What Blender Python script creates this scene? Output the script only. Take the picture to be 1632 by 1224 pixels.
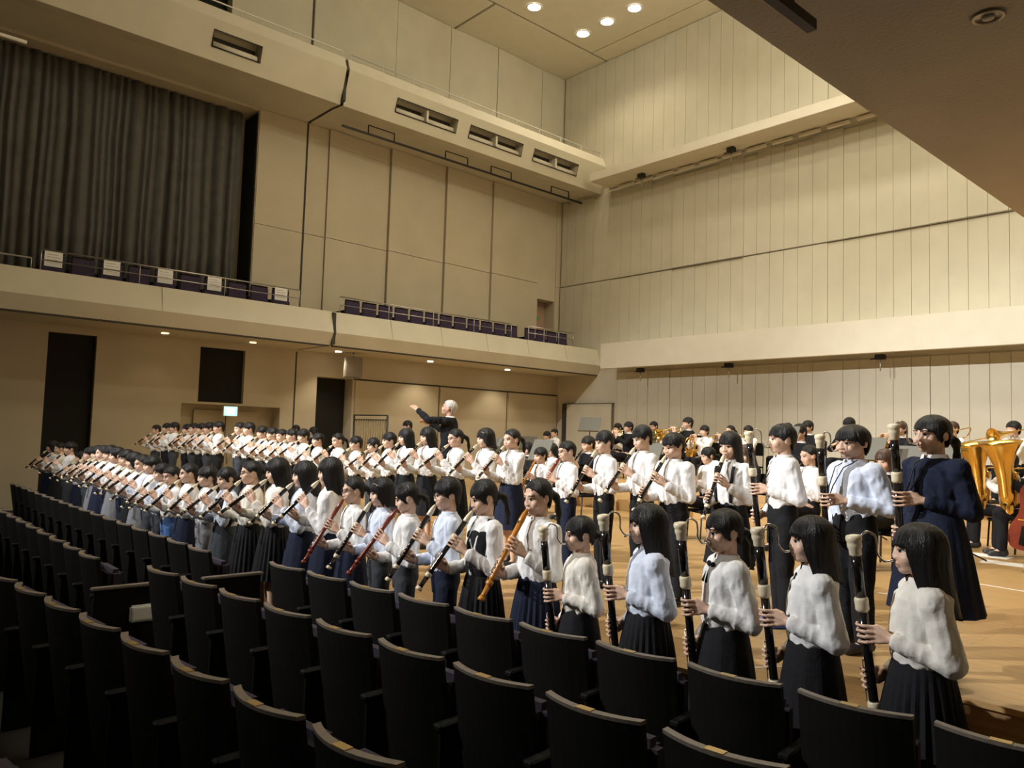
import bpy, bmesh, math, random
from mathutils import Vector, Matrix, noise
from mathutils.bvhtree import BVHTree
R = math.radians
random.seed(7)
for o in list(bpy.data.objects): bpy.data.objects.remove(o)
scene = bpy.context.scene
col = scene.collection

# ---------------------------------------------------------------- camera
cam = bpy.data.cameras.new('camera'); cam.sensor_width = 36; cam.lens = 1235/1632*36
cam.clip_start = .05; cam.clip_end = 200
camo = bpy.data.objects.new('camera', cam); col.objects.link(camo)
rt = Vector((0.6667, 0.7447, 0.0305)); fw = Vector((-0.7447, 0.6641, 0.0676))
fw.normalize(); rt = (rt - fw*rt.dot(fw)).normalized(); up = rt.cross(fw)
camo.matrix_world = Matrix(((rt.x, up.x, -fw.x, 0), (rt.y, up.y, -fw.y, 0), (rt.z, up.z, -fw.z, 1.75), (0, 0, 0, 1)))
scene.camera = camo

# ---------------------------------------------------------------- world, exposure
vs = scene.view_settings
vs.view_transform = 'Standard'; vs.look = 'None'; vs.gamma = 1; vs.use_curve_mapping = False
vs.exposure = 0.0
w = bpy.data.worlds.new('world'); scene.world = w; w.use_nodes = True
w.node_tree.nodes['Background'].inputs[0].default_value = (.9, .8, .62, 1)
w.node_tree.nodes['Background'].inputs[1].default_value = .015

def area_light(name, loc, target, sx, sy, power, color, spread=180):
    l = bpy.data.lights.new(name, 'AREA'); l.shape = 'RECTANGLE'; l.size = sx; l.size_y = sy
    l.energy = power; l.color = color; l.spread = R(spread)
    o = bpy.data.objects.new(name, l); col.objects.link(o); o.location = loc
    o.rotation_euler = (Vector(target)-Vector(loc)).to_track_quat('-Z', 'Y').to_euler()
    return o
# front-of-house spots on an added light bridge over the audience, aimed at the players
LB = (-9.8, -9.0, 10.5)
def spot(name, loc, target, power, size, blend, soft, color):
    l = bpy.data.lights.new(name, 'SPOT'); l.energy = power; l.spot_size = R(size); l.spot_blend = blend; l.shadow_soft_size = soft; l.color = color
    o = bpy.data.objects.new(name, l); col.objects.link(o); o.location = loc
    o.rotation_euler = (Vector(target)-Vector(loc)).to_track_quat('-Z', 'Y').to_euler()
spot('bridge_spot', (-13.6, LB[1], LB[2]), (-6.0, 4.7, 1.5), 17500, 52, .5, .10, (.97, .98, 1.0))
spot('bridge_spot', (-8.5, LB[1], LB[2]), (-9.0, 4.9, 1.5), 8500, 54, .5, .10, (1.0, .97, .93))
# added overhead area lights for the orchestra, unseen and without fittings
for y, p in ((9.0, 150), (12.0, 190), (14.6, 190)):
    area_light('stage_overhead_light', (-6.6, y, 13.55), (-6.6, y+.8, 0), 9.5, .5, p, (1.0, .93, .78), 120)
FILL_POWER = 200  # base power of the added fill lamps over the stage

# ---------------------------------------------------------------- materials
def mat(name, c, rough=.6, metal=0, var=0, vscale=3, bump=0, bscale=40, spec=.5, stretch=None, emit=None, es=0):
    m = bpy.data.materials.new(name); m.use_nodes = True
    nt = m.node_tree; b = nt.nodes['Principled BSDF']
    b.inputs['Base Color'].default_value = (*c, 1); b.inputs['Roughness'].default_value = rough
    b.inputs['Metallic'].default_value = metal; b.inputs['Specular IOR Level'].default_value = spec
    tc = nt.nodes.new('ShaderNodeTexCoord'); mp = nt.nodes.new('ShaderNodeMapping')
    nt.links.new(tc.outputs['Object'], mp.inputs[0])
    if stretch: mp.inputs['Scale'].default_value = stretch
    if var:
        n = nt.nodes.new('ShaderNodeTexNoise'); n.inputs['Scale'].default_value = vscale; n.inputs['Detail'].default_value = 5
        nt.links.new(mp.outputs[0], n.inputs['Vector'])
        r = nt.nodes.new('ShaderNodeValToRGB')
        r.color_ramp.elements[0].position = .3; r.color_ramp.elements[1].position = .7
        r.color_ramp.elements[0].color = (*[max(0, k*(1-var)) for k in c], 1)
        r.color_ramp.elements[1].color = (*[min(1, k*(1+var)) for k in c], 1)
        nt.links.new(n.outputs['Fac'], r.inputs[0]); nt.links.new(r.outputs[0], b.inputs['Base Color'])
    if bump:
        n2 = nt.nodes.new('ShaderNodeTexNoise'); n2.inputs['Scale'].default_value = bscale; n2.inputs['Detail'].default_value = 4
        nt.links.new(mp.outputs[0], n2.inputs['Vector'])
        bp = nt.nodes.new('ShaderNodeBump'); bp.inputs['Strength'].default_value = bump; bp.inputs['Distance'].default_value = .02
        nt.links.new(n2.outputs['Fac'], bp.inputs['Height']); nt.links.new(bp.outputs[0], b.inputs['Normal'])
    if emit:
        b.inputs['Emission Color'].default_value = (*emit, 1); b.inputs['Emission Strength'].default_value = es
    return m
M = {}
M['wall'] = mat('cream_wall_panel', (.575, .535, .415), .75, var=.05, vscale=1.5, bump=.08, bscale=30)
M['wall2'] = mat('beige_side_panel', (.53, .465, .34), .75, var=.05, vscale=1.2, bump=.08, bscale=30)
M['white_paint'] = mat('cream_painted_fascia', (.66, .61, .49), .7, var=.03, bump=.05)
M['ceiling'] = mat('cream_ceiling', (.66, .61, .48), .8, var=.03)
M['soffit'] = mat('grey_brown_soffit', (.72, .66, .56), .85, var=.06, vscale=2, bump=.2, bscale=60)
M['groove'] = mat('dark_joint', (.045, .04, .03), .8)
M['softjoint'] = mat('beige_shadow_joint', (.24, .21, .15), .8)
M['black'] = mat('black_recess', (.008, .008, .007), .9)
M['door'] = mat('pinkish_door', (.42, .27, .19), .6, var=.05)
M['doorbeige'] = mat('beige_door', (.48, .41, .29), .6, var=.04)
M['curtain'] = mat('grey_curtain_cloth', (.105, .10, .092), .9, var=.15, vscale=4, bump=.3, bscale=90)
M['aud_floor'] = mat('dark_floor_carpet', (.014, .011, .009), .9, var=.3, vscale=8)
M['metal_dark'] = mat('dark_steel', (.05, .05, .05), .45, metal=.7)
M['metal'] = mat('grey_steel_rail', (.45, .43, .40), .35, metal=.8)
M['white_metal'] = mat('white_rail', (.68, .65, .58), .5)
M['purple'] = mat('purple_seat_cloth', (.042, .026, .06), .9, var=.2, vscale=20, bump=.2, bscale=200)
M['paper'] = mat('white_paper', (.80, .79, .76), .8, var=.03)
M['seat_back'] = mat('black_brown_seat_shell', (.0065, .006, .005), .65, var=.25, vscale=6, bump=.05, bscale=120, spec=.15)
M['seat_cap'] = mat('grey_wood_top_edge', (.17, .14, .11), .45, var=.15, vscale=30)
M['seat_cloth'] = mat('dark_violet_seat_cloth', (.03, .02, .035), .9, bump=.2, bscale=200)
M['brass_plate'] = mat('brass_number_plate', (.55, .40, .17), .35, metal=.8)
M['lamp_on'] = mat('lit_lamp_lens', (1, .95, .85), .4, emit=(1, .93, .8), es=14)
M['lamp_dim'] = mat('dim_lamp_lens', (1, .9, .7), .4, emit=(1, .86, .6), es=3.5)
M['exit'] = mat('exit_sign_lens', (.1, .6, .5), .4, emit=(.25, 1, .85), es=2.6)
M['exit_white'] = mat('exit_sign_white', (.9, 1, .95), .4, emit=(.85, 1, .95), es=3.2)
M['green'] = mat('green_sign', (.05, .35, .2), .5)
M['white_plastic'] = mat('white_plastic', (.86, .88, .83), .4)
M['speaker_grille'] = mat('beige_grey_grille', (.33, .30, .25), .7, bump=.4, bscale=300)

def wood(name, c1, c2, board, rough, axis='X'):
    m = bpy.data.materials.new(name); m.use_nodes = True; nt = m.node_tree; b = nt.nodes['Principled BSDF']
    tc = nt.nodes.new('ShaderNodeTexCoord'); mp = nt.nodes.new('ShaderNodeMapping')
    nt.links.new(tc.outputs['Object'], mp.inputs[0])
    br = nt.nodes.new('ShaderNodeTexBrick'); br.inputs['Scale'].default_value = 1
    br.inputs['Brick Width'].default_value = 1.8; br.inputs['Row Height'].default_value = board
    br.inputs['Mortar Size'].default_value = .002; br.inputs['Color1'].default_value = (*c1, 1); br.inputs['Color2'].default_value = (*c2, 1)
    br.inputs['Mortar'].default_value = (*[k*.35 for k in c1], 1)
    nt.links.new(mp.outputs[0], br.inputs[0])
    n = nt.nodes.new('ShaderNodeTexNoise'); n.inputs['Scale'].default_value = 3; n.inputs['Detail'].default_value = 6
    mp2 = nt.nodes.new('ShaderNodeMapping'); mp2.inputs['Scale'].default_value = (1, 14, 14)
    nt.links.new(tc.outputs['Object'], mp2.inputs[0]); nt.links.new(mp2.outputs[0], n.inputs['Vector'])
    mx = nt.nodes.new('ShaderNodeMix'); mx.data_type = 'RGBA'; mx.blend_type = 'MULTIPLY'; mx.inputs['Factor'].default_value = .45
    rp = nt.nodes.new('ShaderNodeValToRGB'); rp.color_ramp.elements[0].color = (.62, .56, .5, 1); rp.color_ramp.elements[1].color = (1.1, 1.08, 1.05, 1)
    nt.links.new(n.outputs['Fac'], rp.inputs[0])
    nt.links.new(br.outputs['Color'], mx.inputs['A']); nt.links.new(rp.outputs[0], mx.inputs['B'])
    nt.links.new(mx.outputs['Result'], b.inputs['Base Color']); b.inputs['Roughness'].default_value = rough
    return m
M['stage'] = wood('stage_floor_wood', (.56, .36, .155), (.51, .325, .135), .11, .32)
M['stage_face'] = mat('stage_front_wood', (.30, .17, .07), .5, var=.2, vscale=4, stretch=(1, 1, 8))

# ---------------------------------------------------------------- mesh helpers
def put(o, parent=None, label=None, cat=None, group=None, kind=None):
    col.objects.link(o)
    if parent: o.parent = parent
    if label: o['label'] = label
    if cat: o['category'] = cat
    if group: o['group'] = group
    if kind: o['kind'] = kind
    return o
def mesh_obj(name, me, m=None, parent=None, **k):
    o = bpy.data.objects.new(name, me)
    if m and not me.materials: me.materials.append(m)
    return put(o, parent, **k)
def bm_mesh(name, bm, smooth=False):
    bmesh.ops.recalc_face_normals(bm, faces=bm.faces)
    me = bpy.data.meshes.new(name); bm.to_mesh(me); bm.free()
    if smooth:
        for p in me.polygons: p.use_smooth = True
    return me
def empty(name, loc, rz=0, parent=None, **k):
    o = bpy.data.objects.new(name, None); o.location = loc; o.rotation_euler = (0, 0, rz)
    o.empty_display_size = .1
    return put(o, parent, **k)
def b_box(bm, x0, x1, y0, y1, z0, z1, mtx=None):
    vs = [bm.verts.new((x, y, z)) for x in (x0, x1) for y in (y0, y1) for z in (z0, z1)]
    if mtx:
        for v in vs: v.co = mtx @ v.co
    for f in ((0, 1, 3, 2), (4, 6, 7, 5), (0, 4, 5, 1), (2, 3, 7, 6), (0, 2, 6, 4), (1, 5, 7, 3)):
        bm.faces.new([vs[i] for i in f])
    return vs
def box(name, x0, x1, y0, y1, z0, z1, m, parent=None, bev=0, **k):
    bm = bmesh.new(); b_box(bm, x0, x1, y0, y1, z0, z1)
    if bev: bmesh.ops.bevel(bm, geom=bm.edges[:], offset=bev, segments=2, affect='EDGES')
    return mesh_obj(name, bm_mesh(name, bm), m, parent, **k)
def b_prism(bm, prof, y0, y1):
    a = [bm.verts.new((x, y0, z)) for x, z in prof]; b = [bm.verts.new((x, y1, z)) for x, z in prof]
    n = len(prof)
    for i in range(n): bm.faces.new((a[i], a[(i+1) % n], b[(i+1) % n], b[i]))
    bm.faces.new(a); bm.faces.new(b[::-1])
def prism(name, prof, y0, y1, m, parent=None, **k):
    bm = bmesh.new(); b_prism(bm, prof, y0, y1)
    return mesh_obj(name, bm_mesh(name, bm), m, parent, **k)
def frame_of(d):
    d = Vector(d).normalized(); h = Vector((0, 0, 1)) if abs(d.z) < .9 else Vector((1, 0, 0))
    u = d.cross(h).normalized(); return d, u, d.cross(u)
def b_tube(bm, pts, rad, seg=8, caps=True):
    pts = [Vector(p) for p in pts]; n = len(pts)
    if not isinstance(rad, (list, tuple)): rad = [rad]*n
    rings = []; pu = None
    for i, p in enumerate(pts):
        d = (pts[min(i+1, n-1)]-pts[max(i-1, 0)])
        d, u, v = frame_of(d)
        if pu is not None:
            u2 = pu - d*pu.dot(d)
            if u2.length > 1e-4: u = u2.normalized(); v = d.cross(u)
        pu = u
        rings.append([bm.verts.new(p+(u*math.cos(a)+v*math.sin(a))*rad[i]) for a in [2*math.pi*k/seg for k in range(seg)]])
    for a, b in zip(rings, rings[1:]):
        for k in range(seg): bm.faces.new((a[k], a[(k+1) % seg], b[(k+1) % seg], b[k]))
    if caps: bm.faces.new(rings[0][::-1]); bm.faces.new(rings[-1])
def tube(name, pts, rad, m, parent=None, seg=8, **k):
    bm = bmesh.new(); b_tube(bm, pts, rad, seg)
    return mesh_obj(name, bm_mesh(name, bm, True), m, parent, **k)
def b_lathe(bm, prof, o, d, seg=14):
    """prof: (distance along d, radius)"""
    d, u, v = frame_of(d); o = Vector(o); rings = []
    for t, r in prof:
        rings.append([bm.verts.new(o+d*t+(u*math.cos(a)+v*math.sin(a))*max(r, 1e-4)) for a in [2*math.pi*k/seg for k in range(seg)]])
    for a, b in zip(rings, rings[1:]):
        for k in range(seg): bm.faces.new((a[k], a[(k+1) % seg], b[(k+1) % seg], b[k]))
    bm.faces.new(rings[0][::-1]); bm.faces.new(rings[-1])
def lathe(name, prof, o, d, m, parent=None, seg=14, **k):
    bm = bmesh.new(); b_lathe(bm, prof, o, d, seg)
    return mesh_obj(name, bm_mesh(name, bm, True), m, parent, **k)
def smooth_curve(pts, n=6):
    P = [Vector(p) for p in pts]; out = []
    for i in range(len(P)-1):
        a = P[max(i-1, 0)]; b = P[i]; c = P[i+1]; d = P[min(i+2, len(P)-1)]
        for k in range(n):
            t = k/n
            out.append(.5*((2*b)+(c-a)*t+(2*a-5*b+4*c-d)*t*t+(3*b-a-3*c+d)*t**3))
    out.append(P[-1]); return out
def holed(name, o, u, v, ul, vl, holes, depth, m, parent=None, **k):
    """rectangular sheet with recessed rectangular holes; depth = vector into the wall"""
    o, u, v, dp = Vector(o), Vector(u), Vector(v), Vector(depth)
    us = sorted({0, ul, *[h[0] for h in holes], *[h[1] for h in holes]})
    vs_ = sorted({0, vl, *[h[2] for h in holes], *[h[3] for h in holes]})
    bm = bmesh.new(); cache = {}
    def V(a, b, dd=0):
        key = (round(a, 4), round(b, 4), dd)
        if key not in cache: cache[key] = bm.verts.new(o+u*a+v*b+dp*dd)
        return cache[key]
    for a0, a1 in zip(us, us[1:]):
        for b0, b1 in zip(vs_, vs_[1:]):
            inside = any(h[0]-1e-6 <= a0 and a1 <= h[1]+1e-6 and h[2]-1e-6 <= b0 and b1 <= h[3]+1e-6 for h in holes)
            dd = 1 if inside else 0
            bm.faces.new((V(a0, b0, dd), V(a1, b0, dd), V(a1, b1, dd), V(a0, b1, dd)))
    for h in holes:
        aa = [a for a in us if h[0]-1e-6 <= a <= h[1]+1e-6]; bb = [b for b in vs_ if h[2]-1e-6 <= b <= h[3]+1e-6]
        for a0, a1 in zip(aa, aa[1:]):
            for b in (bb[0], bb[-1]): bm.faces.new((V(a0, b), V(a1, b), V(a1, b, 1), V(a0, b, 1)))
        for b0, b1 in zip(bb, bb[1:]):
            for a in (aa[0], aa[-1]): bm.faces.new((V(a, b0), V(a, b1), V(a, b1, 1), V(a, b0, 1)))
    # backing sheet
    q = [bm.verts.new(o+u*a+v*b+dp*1.08) for a, b in ((0, 0), (ul, 0), (ul, vl), (0, vl))]; bm.faces.new(q)
    c = [V(0, 0), V(ul, 0), V(ul, vl), V(0, vl)]
    me = bpy.data.meshes.new(name); bm.to_mesh(me); bm.free()
    return mesh_obj(name, me, m, parent, **k)
S = dict(kind='structure')

# ================================================================ THE HALL
XL, YB, ZC = -18.0, 18.05, 13.8
def stage_edge(x): return 3.25+.6*((x+9)/7.5)**2
box('floor', -19, 3, -15, 18.6, -.3, 0, M['aud_floor'], **S)
# stage slab with curved front, notch for the steps on the right
bm = bmesh.new()
xs = [-18+.5*i for i in range(33)]+[-1.55]
pts = [(x, stage_edge(x)) for x in xs]+[(-1.55, 4.45), (1.2, 4.45), (1.2, YB), (-18, YB)]
lo = [bm.verts.new((x, y, .0)) for x, y in pts]; hi = [bm.verts.new((x, y, .47)) for x, y in pts]
bm.faces.new(lo[::-1]); bm.faces.new(hi)
for i in range(len(pts)): bm.faces.new((lo[i], lo[(i+1) % len(pts)], hi[(i+1) % len(pts)], hi[i]))
mesh_obj('stage_front', bm_mesh('stage_front', bm), M['stage_face'], **S)
bm = bmesh.new(); off = .025
pts2 = [(x, y-off) if y < 4.4 else (x, y) for x, y in pts]; pts2[len(xs)-1] = (-1.525, pts2[len(xs)-1][1]); pts2[len(xs)] = (-1.525, 4.43); pts2[len(xs)+1] = (1.2, 4.43)
lo = [bm.verts.new((x, y, .47)) for x, y in pts2]; hi = [bm.verts.new((x, y, .5)) for x, y in pts2]
bm.faces.new(lo[::-1]); bm.faces.new(hi)
for i in range(len(pts2)): bm.faces.new((lo[i], lo[(i+1) % len(pts2)], hi[(i+1) % len(pts2)], hi[i]))
stg = mesh_obj('stage_floor', bm_mesh('stage_floor', bm), M['stage'], **S)
for i in range(6):   # joints of the front panels
    x = -1.85-1.3*i
    box('panel_joint', x, x+.015, stage_edge(x)-.012, stage_edge(x)+.02, .02, .46, M['groove'], stg)
M['stepwood'] = mat('step_wood', (.42, .25, .10), .45, var=.2, vscale=5, stretch=(1, 6, 6))
st = empty('stage_steps', (-.9, 4.2, 0), label='low wooden steps in a notch at the right end of the stage front', cat='steps')
box('tread', -.55, .6, -.35, .22, .21, .25, M['stage'], st, bev=.004)
box('riser', -.53, .58, -.32, .20, .0, .21, M['stepwood'], st)
box('side_panel', -.6, -.55, -.38, .22, .0, .44, M['stepwood'], st, bev=.004)
# tape marks on the stage
M['tape'] = mat('white_tape', (.75, .70, .6), .6)
for i, (x, y, a, l) in enumerate(((-2.33, 4.08, 62, .20), (-3.0, 6.9, 20, 1.5), (-2.2, 8.2, -8, 2.2), (-4.9, 3.9, 10, .5))):
    bm = bmesh.new(); b_box(bm, -l/2, l/2, -.012, .012, 0, .002)
    o = mesh_obj('floor_tape', bm_mesh('floor_tape', bm), M['tape'], label=('short slanted', 'long thin', 'longest pale', 'half metre')[i]+' strip of white tape stuck to the stage floor '+('between bass recorder players', 'behind the navy dress', 'beside the brass players', 'behind the front row middle')[i], cat='tape', group='tape marks on the stage')
    o.location = (x, y, .5); o.rotation_euler = (0, 0, R(a))
# orchestra risers
box('riser_platform', -12.2, -5.4, 10.7, 12.55, .5, .70, M['stage'], bev=.006, label='low wooden riser platform behind the front orchestra chairs', cat='platform', group='orchestra risers')
box('riser_platform', -13.0, -1.0, 12.6, 16.4, .5, .92, M['stage'], bev=.006, label='higher wooden riser platform carrying the back brass row', cat='platform', group='orchestra risers')

# ---- left wall, lower storey (behind / under the balcony)
Y0 = -14
def Yr(a, b, c, d): return (a-Y0, b-Y0, c, d)
lowL = holed('wall_left', (XL, Y0, 0), (0, 1, 0), (0, 0, 1), 18.05-Y0, 3.74,
    [Yr(3.38, 4.28, 0, 3.60), Yr(6.44, 7.50, 2.33, 3.60), Yr(6.08, 8.44, 0, 2.28), Yr(9.40, 10.43, .5, 3.13)], (-.45, 0, 0), M['wall2'], **S)
for y0, y1, z0, z1 in ((3.38, 4.28, 0, 3.6), (6.44, 7.5, 2.33, 3.6), (9.4, 10.43, .5, 3.13)):
    box('dark_opening', XL-.44, XL-.12 if z1 > 3.5 else XL-.4, y0+.002, y1-.002, z0+.002, z1-.002, M['black'], lowL)
dr = box('door_1', XL-.42, XL-.36, 6.5, 8.0, 0, 2.15, M['doorbeige'], lowL)
box('door_gap', XL-.36, XL-.355, 7.24, 7.26, 0, 2.15, M['groove'], dr)
for s in (-1, 1): tube('door_handle', [(XL-.33, 7.25+s*.08, .9), (XL-.33, 7.25+s*.08, 1.15)], .012, M['metal'], dr)
box('wall_joint', XL-.02, XL+.012, 8.79, 8.82, 0, 3.7, M['groove'], lowL)
box('wall_joint', XL-.02, XL+.010, 10.45, 18.05, 3.115, 3.15, M['groove'], lowL)
for y in (13.24, 15.85): box('wall_joint', XL-.02, XL+.008, y, y+.02, .5, 3.12, M['groove'], lowL)
for y0, y1, t in ((10.5, 13.2, .05), (13.28, 15.82, .03), (15.9, 18.0, .05)):
    bm = bmesh.new(); b_prism(bm, [(XL+.001, .52), (XL+t, .52), (XL+t, 3.10), (XL+.001, 3.10)], y0, y1)
    mesh_obj('panel', bm_mesh('panel', bm), M['wall2'], lowL)
# exit sign over the door
ex = empty('exit_sign', (XL+.04, 7.2, 2.02), label='small glowing green and white exit sign above the left door', cat='sign')
box('housing', -.05, .0, -.17, .17, 0, .24, M['white_plastic'], ex, bev=.008)
box('lit_panel', .0, .008, -.15, .15, .02, .22, M['exit'], ex)
box('running_figure_field', .008, .011, -.10, .08, .04, .20, M['exit_white'], ex)

# ---- left wall, middle storey
midL = holed('wall_left', (XL, Y0, 3.74), (0, 1, 0), (0, 0, 1), 18.05-Y0, 9.56-3.74,
    [Yr(-9, 7.52, .3, 5.76), Yr(17.03, 17.80, .3, 2.48)], (-.8, 0, 0), M['wall2'], **S)
for y0, y1, xa, xb in ((7.54, 8.78, .02, .02), (8.83, 9.39, .03, .05), (9.40, 11.27, .10, .03), (11.29, 13.19, .11, .03), (13.21, 14.98, .11, .03), (15.0, 17.0, .10, .03), (17.82, 18.04, .03, .03)):
    for z0, z1 in ((4.15, 6.70), (6.715, 9.55)):
        bm = bmesh.new()
        v = [bm.verts.new(p) for p in ((XL+.001, y0, z0), (XL+.001, y1, z0), (XL+xb, y1, z0), (XL+xa, y0, z0), (XL+.001, y0, z1), (XL+.001, y1, z1), (XL+xb, y1, z1), (XL+xa, y0, z1))]
        for f in ((0, 1, 2, 3), (4, 7, 6, 5), (0, 4, 5, 1), (1, 5, 6, 2), (2, 6, 7, 3), (3, 7, 4, 0)): bm.faces.new([v[i] for i in f])
        mesh_obj('panel', bm_mesh('panel', bm), M['wall2'], midL)
box('wall_joint', XL-.02, XL+.012, 8.785, 8.825, 4.1, 9.55, M['groove'], midL)
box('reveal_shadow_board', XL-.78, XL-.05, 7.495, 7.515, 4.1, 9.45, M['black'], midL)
d2 = box('door_2', XL-.5, XL-.42, 17.05, 17.78, 4.1, 6.2, M['door'], midL)
for i in (0, 1): box('green_sign', XL-.42, XL-.41, 17.16+.2*i, 17.29+.2*i, 5.60, 5.74, M['green'], d2)
# curtain
bm = bmesh.new(); rows = []
ys = []; y = -8.9
while y < 7.28: ys.append(y); y += .035
prof = []; cr = random.Random(4); ends = [-9.0]; amp = []
while ends[-1] < 7.6: ends.append(ends[-1]+cr.choice((.12, .15, .19, .24, .30, .36))); amp.append(cr.uniform(.05, .13))
ki = 0
for y in ys:
    while y > ends[ki+1]: ki += 1
    t = (y-ends[ki])/(ends[ki+1]-ends[ki])
    prof.append(amp[ki]*(math.sin(math.pi*t)**.7*2-1)+.02*noise.noise((y*9, 0, 3))+.03*noise.noise((y*1.1, 2, 0)))
for z, k in ((4.14, 1.0), (6.0, .95), (8.0, .9), (9.2, .75), (9.46, .6)):
    rows.append([bm.verts.new((XL-.42+p*k, y+.02*math.sin(z*1.3+y*3), z)) for y, p in zip(ys, prof)])
back = [[bm.verts.new((v.co.x-.015, v.co.y, v.co.z)) for v in r] for r in rows]
for grid, flip in ((rows, 0), (back, 1)):
    for a, b in zip(grid, grid[1:]):
        for i in range(len(ys)-1): bm.faces.new((a[i], a[i+1], b[i+1], b[i]) if not flip else (a[i], b[i], b[i+1], a[i+1]))
for r, q in ((rows[0], back[0]), (rows[-1], back[-1])):
    for i in range(len(ys)-1): bm.faces.new((r[i], q[i], q[i+1], r[i+1]))
for i in (0, -1):
    for a in range(4): bm.faces.new((rows[a][i], rows[a+1][i], back[a+1][i], back[a][i]))
mesh_obj('stage_curtain', bm_mesh('stage_curtain', bm, True), M['curtain'], label='tall dark grey pleated curtain filling the left wall opening', cat='curtain')
tube('ceiling_batten', [(-16.55, .6, 8.78), (-16.55, 2.42, 8.78)], .035, M['white_metal'], label='pale horizontal batten hanging in front of the dark curtain', cat='batten')

# ---- left wall, upper storey
upL = holed('wall_left', (XL, Y0, 9.56), (0, 1, 0), (0, 0, 1), 18.05-Y0, ZC-9.56, [Yr(5.1, 6.72, .5, 3.0)], (-.6, 0, 0), M['wall'], **S)
box('dark_opening', XL-.58, XL-.3, 5.12, 6.70, 10.1, 12.5, M['black'], upL)
box('wall_joint', XL-.02, XL+.012, 8.785, 8.825, 10.2, ZC, M['groove'], upL)
for y0, y1, xa, xb in ((8.84, 11.28, .03, .10), (11.29, 13.19, .10, .03), (13.21, 14.98, .03, .09), (15.0, 16.95, .10, .03), (16.97, 18.0, .03, .03)):
    bm = bmesh.new(); z0, z1 = 10.22, ZC-.01
    v = [bm.verts.new(p) for p in ((XL+.001, y0, z0), (XL+.001, y1, z0), (XL+xb, y1, z0), (XL+xa, y0, z0), (XL+.001, y0, z1), (XL+.001, y1, z1), (XL+xb, y1, z1), (XL+xa, y0, z1))]
    for f in ((0, 1, 2, 3), (4, 7, 6, 5), (0, 4, 5, 1), (1, 5, 6, 2), (2, 6, 7, 3), (3, 7, 4, 0)): bm.faces.new([v[i] for i in f])
    mesh_obj('panel', bm_mesh('panel', bm), M['wall'], upL)

# ---- balconies along the left wall
def face_strip(name, y0, y1, x0, z0, x1, z1, holes, m, parent):
    L = math.hypot(x1-x0, z1-z0); u = ((x1-x0)/L, 0, (z1-z0)/L)
    return holed(name, (x0, y0, z0), (0, 1, 0), u, y1-y0, L, [(a-y0, b-y0, c, d) for a, b, c, d in holes], (-.34*u[2], 0, .34*u[0]), m, parent)
for nm, y0, y1 in (('lower', -14, 8.76), ('lower', 8.84, 18.05)):
    b = prism('balcony_parapet', [(-17.99, 3.745), (-16.23, 3.745), (-16.08, 4.03), (-16.22, 4.53), (-16.34, 4.53), (-16.34, 4.12), (-17.99, 4.12)], y0, y1, M['wall'], **S)
    box('soffit_groove', -16.33, -16.24, y0+.01, y1-.01, 3.715, 3.75, M['groove'], b)
    for i in range(1, 6):
        y = y0+(y1-y0)*i/6
        if y > 0: prism('face_joint', [(-16.0785, 4.03), (-16.215, 4.52), (-16.2, 4.52), (-16.0775, 4.05)], y, y+.006, M['doorbeige'], b)
ub = {}
for y0, y1, holes in ((-14, 8.76, [(1.35, 2.55, .28, .62), (5.66, 6.72, .28, .64)]), (8.84, 18.05, [(10.24, 12.15, .27, .62), (12.58, 14.51, .27, .62), (14.96, 16.81, .27, .62)])):
    b = prism('balcony_parapet', [(-17.99, 9.56), (-16.70, 9.56), (-16.42, 10.30), (-16.42, 10.45), (-17.99, 10.45)], y0, y1, M['wall'], **S)
    prism('soffit_edge', [(-16.70, 9.555), (-16.28, 9.51), (-16.275, 9.53), (-16.69, 9.575)], y0, y1, M['wall'], b)
    face_strip('slanted_face', y0, y1, -16.28, 9.51, -16.03, 10.32, holes, M['wall'], b)
    prism('parapet_top', [(-16.03, 10.321), (-16.15, 10.62), (-16.27, 10.62), (-16.40, 10.321)], y0, y1, M['white_paint'], b)
    for a, c, t0, t1 in holes:
        n = 2 if c-a > 1.5 else 1
        x0, z0 = -16.28+.309*t0, 9.51+.955*t0
        fr = empty('air_vent', (x0, a, z0), label='', cat='vent', group='parapet vents')
        fr['label'] = {1.35: 'cream slot vent at the far top left of the upper parapet', 5.66: 'single slot vent in the upper parapet above the curtain', 10.24: 'leftmost double slot vent of the upper parapet', 12.58: 'middle double slot vent of the upper parapet', 14.96: 'double slot vent of the upper parapet nearest the corner'}[a]
        W = c-a; sl = .262
        for k in range(n):
            c0 = k*W/n
            bm = bmesh.new(); b_tube(bm, [(-.10, c0+.05, .09), (-.10, c0+W/n-.05, .09)], .075, 12)
            mesh_obj('nozzle_roller', bm_mesh('nozzle_roller', bm, True), M['white_paint'], fr)
            box('dark_slot', -.26, -.225, c0+.03, c0+W/n-.03, .03, .33, M['groove'], fr)
        if n == 2: box('mullion', -.20, .06, W/2-.03, W/2+.03, .02, .31, M['white_paint'], fr)
        tube('frame', [(.012, 0, 0), (.012+.09, 0, .33), (.012+.09, W, .33), (.012, W, 0), (.012, 0, 0)], .014, M['metal_dark'], fr, seg=4)
box('balcony_joint', -18, -16.13, 8.762, 8.838, 3.76, 4.5, M['groove'], kind='structure')
box('balcony_joint', -18, -16.16, 8.762, 8.838, 9.58, 10.58, M['groove'], kind='structure')
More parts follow.
